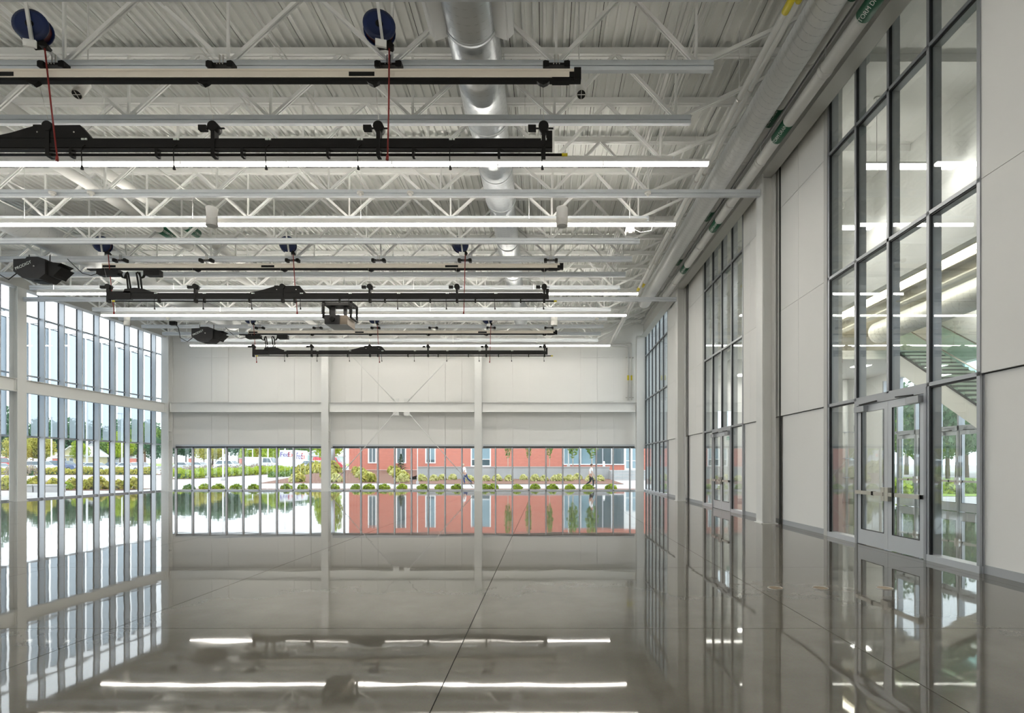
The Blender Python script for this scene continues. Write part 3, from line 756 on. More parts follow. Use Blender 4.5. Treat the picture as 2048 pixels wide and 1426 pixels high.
# ================================================================== HOIST BEAMS AND BATTENS
def loft_block(X, Y, lab, grp):
    t = thing('loft_block', lab, 'pulley block', (X, Y, 8.49), 0, grp)
    for s in (-1, 1): ob('roller', MB().prism([(s*0.235,-0.045),(s*0.235,0.045),(s*0.20,0.06),(s*0.13,0.05),(s*0.13,-0.05),(s*0.20,-0.06)], 'y', -0.07, 0.07), BLACK, t)
    ob('yoke_bar', MB().box(-0.14,0.14,-0.05,0.05,-0.012,0.03), BLACK, t)
    for s in (-1, 1): ob('clamp_bolt', MB().box(s*0.03-0.008, s*0.03+0.008, -0.01, 0.01, 0.03, 0.20), CHROME, t)
    ob('mount_bracket', MB().box(-0.05,0.05,0.05,0.20,0.05,0.09), STEEL, t)
    for s in (-0.05, 0, 0.05): ob('screw_head', MB().cyl((s,-0.05,0.01),(s,-0.058,0.01), 0.010, 8), CHROME, t)
LX = [0.2-2.93*j for j in range(0, 6)]
def hump(b, x):
    b.prism([(x-1.3,0.10),(x-0.85,0.20),(x-0.45,0.32),(x+0.35,0.33),(x+0.55,0.10)], 'y', -0.045, 0.045)
def hoist_set(n, YS, YBt, labels, xl=-14.95, with_hoist=True, grp=None):
    ZS = 8.20
    # --- cream tube with black lower rail
    t = thing('hoist_beam', labels[0], 'hoist beam', (0, YS, ZS))
    ob('tube', MB().box(xl,0.58,-0.05,0.05,-0.02,0.085).box(xl,0.58,-0.055,0.055,0.087,0.125), CREAM, t)
    ob('lower_rail', MB().box(xl,0.50,-0.05,0.05,-0.075,-0.028), BLACK, t)
    ob('end_cap', MB().box(0.50,0.62,-0.07,0.07,-0.06,0.14).box(0.42,0.50,-0.06,0.06,-0.02,0.07), BLACK, t)
    ob('rail_end_sleeve', MB().box(0.12,0.42,-0.058,0.058,-0.085,-0.02), BLACK, t)
    for x in (-14.7, -9.35, -3.15): ob('joint_plate', MB().box(x-0.22,x+0.22,-0.056,0.056,0.0,0.072), BLACK, t)
    for X in LX: ob('lower_pulley', MB().prism([(X-0.34,-0.075),(X-0.30,-0.11),(X-0.23,-0.14),(X-0.16,-0.11),(X-0.12,-0.075)], 'y', -0.04, 0.04), BLACK, t)
    for X in LX: loft_block(X, YS+0.12, 'black double roller block on the joist over the ' + grp, 'roller blocks over the ' + grp)
    # --- batten
    t = thing('lighting_batten', labels[1], 'batten', (0, YBt, 7.22))
    L0, L1 = -14.65, 0.13
    ob('batten_body', MB().box(L0,L1,-0.04,0.04,-0.11,0.095).box(L0,L1,-0.055,0.055,-0.075,0.005), BLACK, t)
    ob('lower_lip', MB().box(L0,L1,-0.045,0.02,-0.112,-0.085), BLACK2, t)
    hb = MB(); hump(hb, -8.6); ob('cable_shroud', hb, BLACK, t)
    for x in (-9.0, -8.35): ob('shroud_bolt', MB().cyl((x,-0.05,0.2),(x,-0.056,0.2), 0.014, 8), CHROME, t)
    ob('pipe', MB().tube([(L0+0.2,0,-0.175),(0.30,0,-0.175)], 0.024, 10), BLACK, t)
    for e, s in ((0.30,1), (L0+0.2,-1)): ob('pipe_end_marker', MB().tube([(e,0,-0.175),(e+s*0.10,0,-0.175)], 0.027, 10), YELLOW, t)
    x = L1-0.95
    while x > L0+0.3:
        ob('hanger_clip', MB().box(x-0.022,x+0.022,-0.05,0.05,-0.225,-0.06).prism([(x+0.02,-0.08),(x+0.10,-0.13),(x+0.02,-0.12)], 'y', -0.05, -0.03), BLACK, t)
        x -= 1.52
    ob('end_post', MB().box(L1-0.11,L1,-0.045,0.045,0.09,0.23), BLACK, t)
    x = L1-0.18
    while x > L0+0.5:
        c = ob('drop_cord', MB().tube([(x+0.06,-0.06,-0.03),(x,-0.06,-0.07),(x-0.01,-0.06,-0.2),(x,-0.06,-0.40)], 0.009, 6), BLACK, t)
        ob('socket', MB().tube([(x,-0.06,-0.40),(x+0.005,-0.06,-0.47)], [0.016,0.026], 8), BLACK2, c)
        ob('circuit_mark', MB().box(x-0.02,x+0.03,-0.0575,-0.0405,0.06,0.09).box(x+0.045,x+0.08,-0.0575,-0.0405,0.06,0.09), WHITEL, t)
        x -= 1.63
    for X in LX:
        lf = ob('lift_arm', MB().box(X-0.26,X-0.19,-0.065,0.065,-0.225,0.28), BLACK, t)
        ob('lift_pulley', MB().tube([(X-0.225,-0.08,0.30),(X-0.225,0.08,0.30)], 0.09, 14), BLACK, lf)
        ob('line_guide', MB().box(X-0.50,X-0.36,-0.04,0.04,0.25,0.34).box(X-0.36,X-0.05,-0.012,0.012,0.285,0.305), BLACK, lf)
        ob('lift_line', MB().cyl((X-0.225,0,0.3),(X-0.225,-0.2,0.9), 0.004, 4), CHROME, lf)
    if not with_hoist: return
    hb = MB(); hb.prism([(-14.15,0.09),(-14.1,0.22),(-13.75,0.26),(-13.45,0.22),(-13.2,0.13),(-13.0,0.09)], 'y', -0.06, 0.06); ob('feed_box', hb, BLACK, t)
    ob('batten_feed_end', MB().box(L0,-13.9,-0.06,0.06,-0.12,0.14), BLACK, t)
    # --- hoist unit
    h = thing('hoist_unit', labels[2], 'hoist', (-16.75, YS-0.1, 8.05))
    ob('casing', MB().prism([(-0.80,-0.12),(-0.50,-0.34),(0.05,-0.36),(0.25,-0.20),(0.25,0.28),(0.02,0.36),(-0.35,0.36),(-0.40,0.30),(-0.80,0.28)], 'y', -0.35, 0.30), BLACK2, h)
    ob('cable_cone', MB().prism([(0.25,-0.22),(0.45,-0.28),(0.50,-0.20),(0.74,0.02),(0.62,0.05),(0.60,0.10),(0.72,0.17),(0.42,0.20),(0.25,0.24)], 'y', -0.28, 0.22), BLACK, h)
    ob('bottom_vent', MB().box(-0.30,0.0,-0.15,0.15,-0.372,-0.36), BLACK, h)
    ob('indicator', MB().cyl((-0.12,-0.35,0.05),(-0.12,-0.36,0.05), 0.025, 12), CHROME, h)
    place_text(text_mesh('PRODIGY', 0.135, WHITEL, 0.002), h, (-0.47,-0.355,0.07), (0.9,0,0.42), (0,-1,0))
    ob('power_cable', MB().tube([(-0.78,-0.2,-0.1),(-1.1,-0.2,-0.35),(-1.45,-0.2,-0.15),(-1.55,-0.2,0.35),(-1.7,-0.2,0.55)], 0.016, 6), BLACK, h)
    ob('junction_box', MB().box(-1.95,-1.65,-0.28,-0.12,0.48,0.66), BLACK, h)
    for s in (-0.6, 0.1): ob('mounting_bolt', MB().cyl((s,0,0.3),(s,0,0.56), 0.015, 6), BLACK, h)
    # --- cable cradle
    c = thing('cable_cradle', labels[3], 'cable cradle', (-13.95, YS-0.12, 7.98))
    ob('cradle_box', MB().prism([(-1.05,-0.06),(-0.95,-0.11),(-0.35,-0.09),(-0.30,0.08),(-1.05,0.08)], 'y', -0.1, 0.1), BLACK, c)
    ob('cradle_box', MB().prism([(0.52,-0.07),(0.60,-0.11),(1.05,-0.11),(1.05,0.08),(0.52,0.08)], 'y', -0.1, 0.1), BLACK, c)
    ob('top_plate', MB().box(-1.38,-0.85,-0.08,0.08,0.09,0.13), BLACK, c)
    for s, x0_ in ((-1, -0.32), (1, 0.50)):
        for q in range(2):
            e = -0.03-0.09*q if s < 0 else 0.25+0.09*q
            ob('feed_cable', MB().tube([(x0_,0.03*q,-0.02),(x0_-s*0.06,0.03*q,-0.13),(x0_-s*0.14,0.03*q,-0.16),(x0_-s*0.18,0.03*q,-0.05),((x0_-s*0.2+e)/2,0.03*q,0.03),(e-0.03,0.03*q,0.0),(e,0.03*q,-0.15),(e+0.03,0.05,-0.55)], 0.028, 8), BLACK, c)
    ob('supply_cord', MB().tube([(-1.05,0,0.0),(-1.3,0,-0.08),(-1.6,0,0.0),(-1.9,0,0.28),(-2.1,0,0.48)], 0.012, 6), BLACK, c)
hoist_set(1, 9.50, 9.80, ('cream tube with black rail farthest from the end wall', 'black lighting batten farthest from the end wall'), with_hoist=False, grp='cream tube farthest from the end wall')
hoist_set(2, 18.60, 18.50, ('cream tube with black rail behind the middle black batten', 'black lighting batten with the projector hanging just behind it', 'black hoist box with white lettering at the end of the middle cream tube', 'black cable cradle with looping cables over the middle batten'), grp='middle cream tube')
hoist_set(3, 27.75, 27.70, ('cream tube with black rail closest to the end wall', 'black lighting batten closest to the end wall', 'black hoist box with white lettering closest to the end wall', 'black cable cradle with looping cables over the batten by the end wall'), grp='cream tube closest to the end wall')

# cable reels with red cords
RX = {1: (-8.65, -2.80), 2: (-14.8, -8.6, -2.83), 3: (-14.8, -8.58, -2.88)}
RY = {1: 9.30, 2: 18.40, 3: 27.60}
for n in RX:
    for q, X in enumerate(RX[n]):
        side = {-14.8: 'over the hoist end', -8.65: 'over the middle', -8.6: 'over the middle', -8.58: 'over the middle'}.get(X, 'over the free end')
        lab = 'blue cord reel ' + side + ' of the ' + {1: 'batten farthest from end wall', 2: 'middle black batten', 3: 'batten closest to end wall'}[n]
        t = thing('cord_reel', lab, 'cord reel', (X, RY[n], 8.90), 0.25)
        ob('drum_side', MB().tube([(0,-0.11,0),(0,-0.085,0),(0,-0.06,0)], [0.20,0.265,0.265], 28), BLUE, t)
        ob('drum', MB().tube([(0,-0.06,0),(0,0.06,0)], 0.235, 24), DRED, t)
        ob('drum_side', MB().tube([(0,0.06,0),(0,0.085,0),(0,0.11,0)], [0.265,0.265,0.20], 28), BLUE, t)
        ob('hub', MB().tube([(0,-0.13,0),(0,-0.10,0)], [0.05,0.07], 14), BLACK, t)
        ob('cord_outlet', MB().prism([(-0.06,-0.18),(0.16,-0.18),(0.24,-0.28),(0.22,-0.32),(0.10,-0.30),(0.0,-0.33),(-0.06,-0.27)], 'y', -0.06, 0.06), BLACK, t)
        ob('support_strut', MB().bar((-0.12,-0.16,1.05),(0.06,-0.14,-0.34), 0.045, 0.045), STEEL, t)
        ob('mounting_plate', MB().box(-0.06,0.12,-0.17,-0.13,-0.42,-0.30), STEEL, t)
        dz = {1: 2.05, 2: 2.18, 3: 2.1}[n]
        ob('cord', MB().tube([(0.16,0,-0.3),(0.20 if X < -5 else 0.15,0.1,-dz*0.6),(0.26 if X < -5 else 0.13,0.15,-dz)], 0.014, 6), REDC, t)
        ob('cord_plug', MB().tube([(0.26 if X < -5 else 0.13,0.15,-dz),(0.26 if X < -5 else 0.12,0.15,-dz-0.08)], [0.022,0.026], 8), REDC, t)

# projector hanging from the joists
t = thing('projector', 'black projector with open cage frame hanging between two light rows', 'projector', (-8.15, 22.02, 7.05))
ob('body', MB().prism([(-0.46,0.0),(0.12,0.0),(0.12,0.36),(-0.46,0.36)], 'y', -0.55, 0.35), BLACK2, t)
ob('side_casing', MB().prism([(0.12,0.0),(0.42,-0.02),(0.42,0.34),(0.12,0.36)], 'y', -0.5, 0.35), mat('bronze_casing', (0.22,0.18,0.14), 0.4, metal=0.3), t)
ob('bottom_plate', MB().box(-0.42,0.40,-0.5,0.34,-0.025,0.0), mat('mid_grey_plate', (0.32,0.33,0.34), 0.5), t)
ob('lens', MB().tube([(-0.15,-0.55,0.18),(-0.15,-0.62,0.18)], [0.10,0.09], 18), BLACK, t)
for x in (-0.58, 0.50):
    ob('cage_side', MB().box(x-0.03,x+0.05,-0.4,-0.36,0.30,0.90).box(x-0.03,x+0.05,0.30,0.34,0.30,0.90).box(x-0.03,x+0.05,-0.4,0.34,0.86,0.92).box(x-0.03,x+0.05,-0.4,0.34,0.28,0.33), BLACK, t)
    for k in range(8): ob('fin', MB().box(x-0.06,x+0.07,-0.42,-0.34,0.36+0.065*k,0.385+0.065*k), BLACK, t)
ob('cage_bridge', MB().box(-0.58,0.52,-0.3,0.25,0.80,0.92), BLACK, t)
ob('cage_post', MB().box(-0.40,-0.24,-0.05,0.05,0.36,0.82).box(0.10,0.22,-0.05,0.05,0.36,0.82), BLACK2, t)
ob('hanging_tube', MB().cyl((-0.05,0,0.9),(-0.05,0,1.45), 0.03, 8), BLACK2, t)
# ================================================================== LOBBY BEHIND THE RIGHT WALL
LX1 = 13.6; LY1 = 23.3; LZ = 9.6
tag(ob('wall_lobby_end', MB().box(XG_R+0.28, 6.75, LY1, LY1+0.25, 0, LZ).box(8.05, LX1, LY1, LY1+0.25, 0, LZ).box(6.75, 8.05, LY1, LY1+0.25, 0, 2.95).box(6.75, 8.05, LY1, LY1+0.25, 3.85, LZ), WHITE), 'white end wall of the lobby', kind='structure')
w = tag(empty('window_6'), 'small high window in the lobby end wall', kind='structure')
for k in range(3):
    ob('pane', MB().box(6.78+0.43*k, 7.16+0.43*k, LY1+0.1, LY1+0.11, 2.95, 3.85), GLASS, w)
    ob('mullion', MB().box(7.16+0.43*k, 7.21+0.43*k, LY1+0.02, LY1+0.2, 2.95, 3.85), ALU, w)
tag(ob('wall_lobby_back', MB().box(XG_R+0.28, LX1, YB-0.25, YB, 0, LZ), WHITE), kind='structure')
OD = [17.05, 18.05, 19.05, 20.15, 21.15]       # outer entrance mullions
tag(ob('wall_lobby_outer', MB().box(LX1, LX1+0.3, YB, OD[0], 0, 5.3).box(LX1, LX1+0.3, OD[-1]+0.9, LY1+0.25, 0, LZ).box(LX1, LX1+0.3, OD[0], OD[-1]+0.9, 4.9, LZ).box(LX1, LX1+0.3, YB, OD[0], 6.6, LZ), WHITE), 'white outer wall of the lobby', kind='structure')
tag(ob('baseboard_lobby', MB().box(LX1-0.015, LX1, 12.0, OD[0], 0, 0.12).box(8.05, LX1-0.02, LY1-0.015, LY1, 0, 0.12), BASE), kind='structure')
w = tag(empty('window_7'), 'glazed outer entrance of the lobby', kind='structure')
ys = OD + [OD[-1]+0.9]
for Y in ys: ob('mullion', MB().box(LX1-0.05, LX1+0.15, Y-0.04, Y+0.04, 0, 4.9), ALU, w)
for i in range(5):
    ob('pane', MB().box(LX1+0.03, LX1+0.04, ys[i]+0.04, ys[i+1]-0.04, TRZ[0]+0.04, 4.88), GLASS, w)
ob('pane', MB().box(LX1+0.03, LX1+0.04, ys[4]+0.04, ys[5]-0.04, 0.1, TRZ[0]-0.04), GLASS, w)
ob('transom', MB().box(LX1-0.05, LX1+0.15, ys[0], ys[-1], TRZ[0]-0.04, TRZ[0]+0.04), ALU, w)
door_pair(3, OD[0], OD[2], 'outer glass double doors of the lobby next to its white wall', LX1)
door_pair(4, OD[2], OD[4], 'outer glass double doors of the lobby toward its far end', LX1)
w = tag(empty('window_8'), 'row of windows above the lobby stairs', kind='structure')
for k in range(12):
    Y = OD[0]-1.0165*(k+1)
    ob('pane', MB().box(LX1+0.1, LX1+0.11, Y+0.03, Y+0.985, 5.3, 6.6), GLASS, w)
    ob('mullion', MB().box(LX1+0.02, LX1+0.2, Y-0.03, Y+0.03, 5.3, 6.6), ALU, w)
ceil2 = tag(ob('ceiling_lobby', MB().box(XG_R+0.28, LX1+0.3, YB-0.25, LY1+0.25, LZ, LZ+0.3), WHITE), 'pale grey lobby ceiling', kind='structure')
ob('bulkhead', MB().box(9.2, 9.4, YB, LY1, 6.4, LZ), WHITE, ceil2)
ob('lower_ceiling', MB().box(9.4, LX1, YB, LY1, 6.95, 7.05), BEIGE, ceil2)
for Y in (10.8, 13.85, 16.9, 19.9):
    ob('ceiling_beam', MB().box(XG_R+0.28, 9.2, Y, Y+0.35, LZ-0.16, LZ), WHITE, ceil2)
cv = thing('cove_light', 'warm light trough running along the lobby ceiling', 'light', (0,0,0))
ob('lens', MB().box(10.25, 10.75, 6.0, LY1-0.3, 6.915, 6.935), COVE, cv)
ob('trough', MB().box(10.20, 10.25, 6.0, LY1-0.3, 6.80, 6.95).box(10.75, 10.80, 6.0, LY1-0.3, 6.80, 6.95), BEIGE, cv)
tag(ob('lobby_beam', MB().box(11.05,11.35,YB+0.1,LY1-0.1,6.56,6.60).box(11.05,11.35,YB+0.1,LY1-0.1,6.90,6.94).box(11.19,11.21,YB+0.1,LY1-0.1,6.6,6.9), GIRD), 'grey steel beam under the lobby ceiling beside the light trough', 'beam')
spiral_duct('spiral_duct', 'bluish metal spiral duct hanging over the lobby stairs', [(6.0,0.40),(16.0,0.40),(16.1,0.36),(18.8,0.36)], 11.4, 6.05, DUCTW, pitch=0.22)
tag(ob('mezzanine_slab', MB().box(XG_R+0.29, LX1-0.01, 18.95, LY1-0.01, 5.18, 5.48), WHITE), 'white upper floor slab at the top of the lobby stairs', 'floor slab')
for Y in (12.1, 15.2):
    t = thing('lobby_pendant', 'slim bright pendant light hanging across the lobby', 'light', (7.0, Y, 8.05), 0, 'lobby pendant lights')
    ob('lens', MB().box(0, 2.0, -0.06, 0.06, 0, 0.07), LOBL, t)
    ob('housing', MB().box(0, 2.0, -0.065, 0.065, 0.07, 0.11), FIXT, t)
    for x in (0.3, 1.6):
        c = ob('suspension_cable', MB().cyl((x,0,0.11),(x,0,LZ-8.05-0.01), 0.004, 4), BLACK2, t)
        ob('canopy', MB().cyl((x,0,LZ-8.05-0.03),(x,0,LZ-8.05), 0.06, 14), FIXT, c)
for x, Y in ((7.9,20.2),(9.6,20.2),(11.6,20.2),(8.0,22.2),(9.6,22.2),(11.6,22.2)):  # lamps added to brighten the dim space under the slab
    t = thing('added_fill_light', 'square fill light added to the soffit of the lobby upper floor', 'light', (x, Y, 5.18), 0, 'added fill lights under the upper floor')
    ob('lens', MB().box(-0.25,0.25,-0.25,0.25,-0.022,-0.012), LOBL, t); ob('frame', MB().box(-0.29,0.29,-0.29,0.29,-0.012,0.0), FIXT, t)
for Y in (8.0, 11.0, 14.0, 17.0):  # more added lamps, brightening the stair side of the lobby
    t = thing('added_fill_light', 'square fill light added to the lobby ceiling over the stairs', 'light', (12.9, Y, 6.95), 0, 'added fill lights over the stairs')
    ob('lens', MB().box(-0.25,0.25,-0.25,0.25,-0.022,-0.012), LOBL, t); ob('frame', MB().box(-0.29,0.29,-0.29,0.29,-0.012,0.0), FIXT, t)
# stairs rising away from the camera
RZ, RN, NS = 0.1655, 0.264, 33
SX0, SX1, SY0 = 12.0, 13.45, 10.25
st = thing('lobby_stairs', 'lobby staircase with striped treads and green glass balustrades', 'stairs', (0,0,0))
tr_me = MB().box(SX0+0.06, SX1-0.06, 0, RN+0.02, -0.07, 0).mesh('tread', TREAD)
rs_me = MB().box(SX0+0.06, SX1-0.06, RN+0.0, RN+0.015, 0, RZ-0.07).mesh('riser', RISER)
for k in range(NS-1):
    ob('tread', tr_me, parent=st, loc=(0, SY0+RN*k, RZ*(k+1)-0.0))
    ob('riser', rs_me, parent=st, loc=(0, SY0+RN*k, RZ*(k+1)))
Lr = RN*NS; top = (SY0+Lr, RZ*NS)
for x in (SX0, SX1-0.06):
    ob('stringer', MB().prism([(SY0,0.02),(SY0+Lr,RZ*NS+0.02),(SY0+Lr,RZ*NS-0.62),(SY0+0.95,0.0),(SY0,0.0)], 'x', x, x+0.06), WHITE, st)
ob('soffit', MB().prism([(SY0+0.98,0.0),(SY0+Lr,RZ*NS-0.60),(SY0+Lr,RZ*NS-0.63),(SY0+1.05,0.0)], 'x', SX0+0.06, SX1-0.06), WHITE, st)
for x in (SX0-0.02, SX1-0.08):
    for q in range(4):
        ya = SY0+0.1+Lr/4*q; yb = ya+Lr/4-0.04
        za = (ya-SY0)*RZ/RN; zb = (yb-SY0)*RZ/RN
        ob('balustrade_glass', MB().prism([(ya,za+0.02),(yb,zb+0.02),(yb,zb+1.0),(ya,za+1.0)], 'x', x, x+0.014), GGREEN, st)
    ob('handrail', MB().cyl((x+0.01,SY0,1.02),(x+0.01,top[0],top[1]+1.02), 0.022, 8), CHROME, st)
    ob('glass_channel', MB().bar((x+0.01,SY0,0.05),(x+0.01,top[0],top[1]+0.05), 0.04, 0.05), BLACK2, st)
# riser pipes and sign at the lobby end wall
for q, (x, r) in enumerate(((12.62, 0.10), (13.0, 0.045))):
    t = thing('riser_pipe', ['thick white riser pipe in the lobby corner', 'thin grey riser pipe with a green tag in the lobby corner'][q], 'pipe', (x, LY1-0.2, 0))
    ob('pipe_run', MB().tube([(0,0,0.0),(0,0,5.1)], r, 12), PIPE, t)
    for z_ in (1.0, 1.8, 2.9): ob('pipe_strap', MB().box(-r-0.03,r+0.03,-r-0.01,0.185,z_,z_+0.03), ALU, t)
    if q: ob('green_tag', MB().box(-0.05,0.05,-0.07,-0.05,2.95,3.2), GREENL, t)
t = thing('exit_sign', 'small white sign with a green symbol hanging in the lobby beyond the second doors', 'sign', (7.35, LY1-1.2, 2.5))
ob('plate', MB().box(-0.18,0.18,-0.015,0.015,0,0.22), TRIMW, t)
ob('symbol', MB().box(-0.05,-0.02,-0.018,-0.015,0.04,0.18).box(0.02,0.05,-0.018,-0.015,0.04,0.18).box(-0.02,0.02,-0.018,-0.015,0.15,0.18), mat('sign_green', (0.05,0.42,0.28), 0.5), t)
ob('stem', MB().cyl((0,0,0.22),(0,0,2.7), 0.01, 6), ALU, t)

# ================================================================== OUTDOORS
def gz(Y): return -0.05 if Y < 40 else -0.05 + (Y-40)*0.015
def gp(x, Y, dz=0.0):                       # photo column + distance -> point on the ground
    return Vector(((x-XV)*Y/F, Y, gz(Y)+dz))
gb = MB(); xsg = [-170, XG_L-0.25, 13.95, 120]
def gquad(b, x0, x1, ya, yb, dz): b.add([(x0,ya,gz(ya)+dz),(x1,ya,gz(ya)+dz),(x1,yb,gz(yb)+dz),(x0,yb,gz(yb)+dz)], [(0,1,2,3)])
gquad(gb, -170, 120, YF+0.06, 40, 0); gquad(gb, -170, 120, 40, 240, 0)
gquad(gb, -170, XG_L-0.11, -40, YF+0.06, 0); gquad(gb, 13.95, 120, -40, YF+0.06, 0)
ground = tag(ob('ground', gb, CONC), 'pale concrete paving around the building', kind='structure')
def patch(name, mt, x0, x1, ya, yb, dz, label):
    b = MB()
    ysx = [ya] + ([40] if ya < 40 < yb else []) + [yb]
    for i in range(len(ysx)-1): gquad(b, x0, x1, ysx[i], ysx[i+1], dz)
    return tag(ob(name, b, mt), label, kind='structure')
patch('parking_lot', ASPH, -150, -30, 80, 140, 0.02, 'grey parking lot beyond the hedges')
patch('lawn_patch', LAWN, 20, 45, 28, 60, 0.02, 'green lawn outside the lobby')
patch('far_lawn', LAWN, -160, -20, 140, 200, 0.02, 'grass under the distant trees')
patch('planting_strip', MULCH, -24, 6.5, 34.6, 37.2, 0.02, 'strip of mulch right outside the end wall windows')
patch('planting_bed', MULCH, -12.6, 6.4, 44.5, 55, 0.03, 'mulch bed in front of the retaining wall')
patch('bench_bed', MULCH, -42, -26.5, 34.5, 37.5, 0.02, 'mulch bed behind the concrete benches')
patch('hedge_bed', MULCH, -38.6, -35.6, 55, 79, 0.03, 'mulch under the long hedge')
patch('hedge_bed', MULCH, -75, -42, 68.6, 71.6, 0.03, 'mulch under the roadside hedge')
bank = MB().add([(-24,46,gz(46)+0.01),(-12.7,46,gz(46)+0.01),(-12.7,61.8,1.05),(-24,61.8,1.05)], [(0,1,2,3)])
tag(ob('mulch_bank', bank, MULCH), 'sloping mulch bank in front of the brick building', kind='structure')

# --- leafy plants
def leaves(n, rx, ry, rz, size, seed, shell=0.55, z0=0.0, upright=False, dome=True):
    R = random.Random(seed); b = MB(); vs_ = []; fs = []
    for i in range(n):
        while True:
            u, v, w_ = R.uniform(-1,1), R.uniform(-1,1), R.uniform(0 if dome else -1,1)
            q = u*u+v*v+w_*w_
            if shell*shell < q < 1: break
        p = Vector((u*rx, v*ry, z0 + w_*rz))
        if upright: nrm = Vector((R.uniform(-1,1), R.uniform(-1,1), R.uniform(-0.2,0.4)))
        else: nrm = Vector((u+R.uniform(-.8,.8), v+R.uniform(-.8,.8), w_+R.uniform(-.8,.8)))
        nrm.normalize()
        a = nrm.cross(Vector((R.uniform(-.3,.3),R.uniform(-.3,.3),1))).normalized(); c = a.cross(nrm)
        s = size*R.uniform(0.6,1.3); l = s*(2.2 if upright else 1.25)
        o = len(vs_)
        vs_ += [p-c*l*0.5, p+a*s*0.5, p+c*l*0.6, p-a*s*0.5]
        fs.append((o,o+1,o+2,o+3))
    b.add(vs_, fs); return b
def leafy(name, mbl, mt): return mbl.mesh(name, mt, fix=False)
shrub_me = [leafy('foliage', leaves(260, 0.45,0.42,0.55, 0.16, 1), LEAF[0]),
            leafy('foliage', leaves(260, 0.48,0.45,0.50, 0.15, 2), LEAF[1]),
            leafy('foliage', leaves(240, 0.50,0.45,0.75, 0.18, 3), LEAF[3]),
            leafy('foliage', leaves(240, 0.55,0.5,0.62, 0.20, 4), LEAF[4])]
stem_me = MB().tube([(0,0,-0.02),(0.02,0,0.2),(0.1,0.02,0.4)], 0.015, 5).tube([(0,0,0),(-0.05,0.03,0.2),(-0.14,0.05,0.4)], 0.012, 5).mesh('stems', BARK)
def shrub(kind, pt, s, label, group=None, name='shrub', sz=None):
    t = thing(name, label, 'plant', pt, random.uniform(0,6), group)
    t.scale = (s, s, (sz or s))
    ob('foliage', shrub_me[kind], parent=t, loc=(0,0,0.05)); ob('stems', stem_me, parent=t)
    return t
for x in (508, 573, 605, 378, 410, 437, 473, 668, 712, 738, 768, 804, 846, 880, 914, 969, 986, 1034, 1070, 1105, 1140, 1176, 1222):
    Y = 36.0 + random.uniform(-0.5,0.5)
    shrub(0 if x > 640 else random.choice((0,1)), gp(x, Y, 0.02), random.uniform(0.75,0.95), 'bright lime tuft planted right outside the end wall windows' if x > 640 else 'green tuft outside the end wall windows of the bay facing the hedge', 'tufts outside the end wall windows' if x > 640 else 'tufts outside the bay facing the hedge', 'grass_tuft', 0.62)
for x in (844, 868, 885, 905, 940, 972, 994, 1018, 1047, 1070, 1088, 1110, 1120, 1138, 1155, 1180, 1200):
    shrub(3, gp(x, 50.2+2.6*(x%2)+random.uniform(-.2,.2), 0.03), random.uniform(0.75,0.95), 'cream leaved hosta in the mulch below the retaining wall', 'hostas below the retaining wall', 'hosta')
def bankz(Y): return gz(46) + (1.05-gz(46))*(Y-46)/15.8
for k in range(34):
    Y = (47.4,49.6,52.0,54.6,57.4)[k%5]; x = 590 + 36*(k//5) + 30*(k%5) - 26*(k%2)
    if x > 836 or (x-XV)*Y/F < -23.6: continue
    p = Vector(((x-XV)*Y/F, Y, bankz(Y)))
    shrub(2 if k % 3 else 3, p, random.uniform(0.85,1.1), 'yellow green shrub growing on the sloping mulch bank', 'shrubs on the mulch bank')
for x, Y, s in ((623,62,2.0),(636,60,2.2),(650,58,2.3),(603,63,1.8),(584,64,1.4),(664,58,2.2),(566,62,1.1),(545,60,1.1)):
    shrub(2 if x > 600 else 1, gp(x, Y), s, 'large yellow flowering shrub at the end of the hedge' if x > 600 else 'low green shrub at the end of the hedge', 'big shrubs at the hedge end' if x > 600 else 'low shrubs at the hedge end')
for x, Y in ((6,35.2),(14,36),(30,36.6),(55,36.8),(72,37),(108,36.4),(133,35.4),(146,36.6),(172,35.8),(184,36.5),(200,36.2),(213,36.8),(238,36),(247,36.6),(268,36.3)):
    shrub(0 if x % 2 else 2, gp(x, Y, 0.02), random.uniform(0.8,1.1), 'lime shrub in the bed behind the concrete benches', 'shrubs by the concrete benches')
# concrete benches
for x0_, x1_, Y, lab in ((17,64,32.4,'concrete bench beyond the window by the free standing column'),(65,116,32.4,'longer concrete bench close to the window wall'),(52,88,41,'low concrete bench behind the lime shrubs'),(89,118,41,'low concrete bench behind the longer one'),(168,200,40,'low concrete bench behind the shrubs by the building corner')):
    a = gp(x0_, Y); b_ = gp(x1_, Y)
    t = thing('concrete_bench', lab, 'bench', (a.x, Y, gz(Y)))
    ob('body', MB().box(0.03, b_.x-a.x-0.03, 0.04, 0.55, 0, 0.36), CONC, t); ob('cap', MB().box(0.01, b_.x-a.x-0.01, 0, 0.6, 0.37, 0.46), CONC, t)
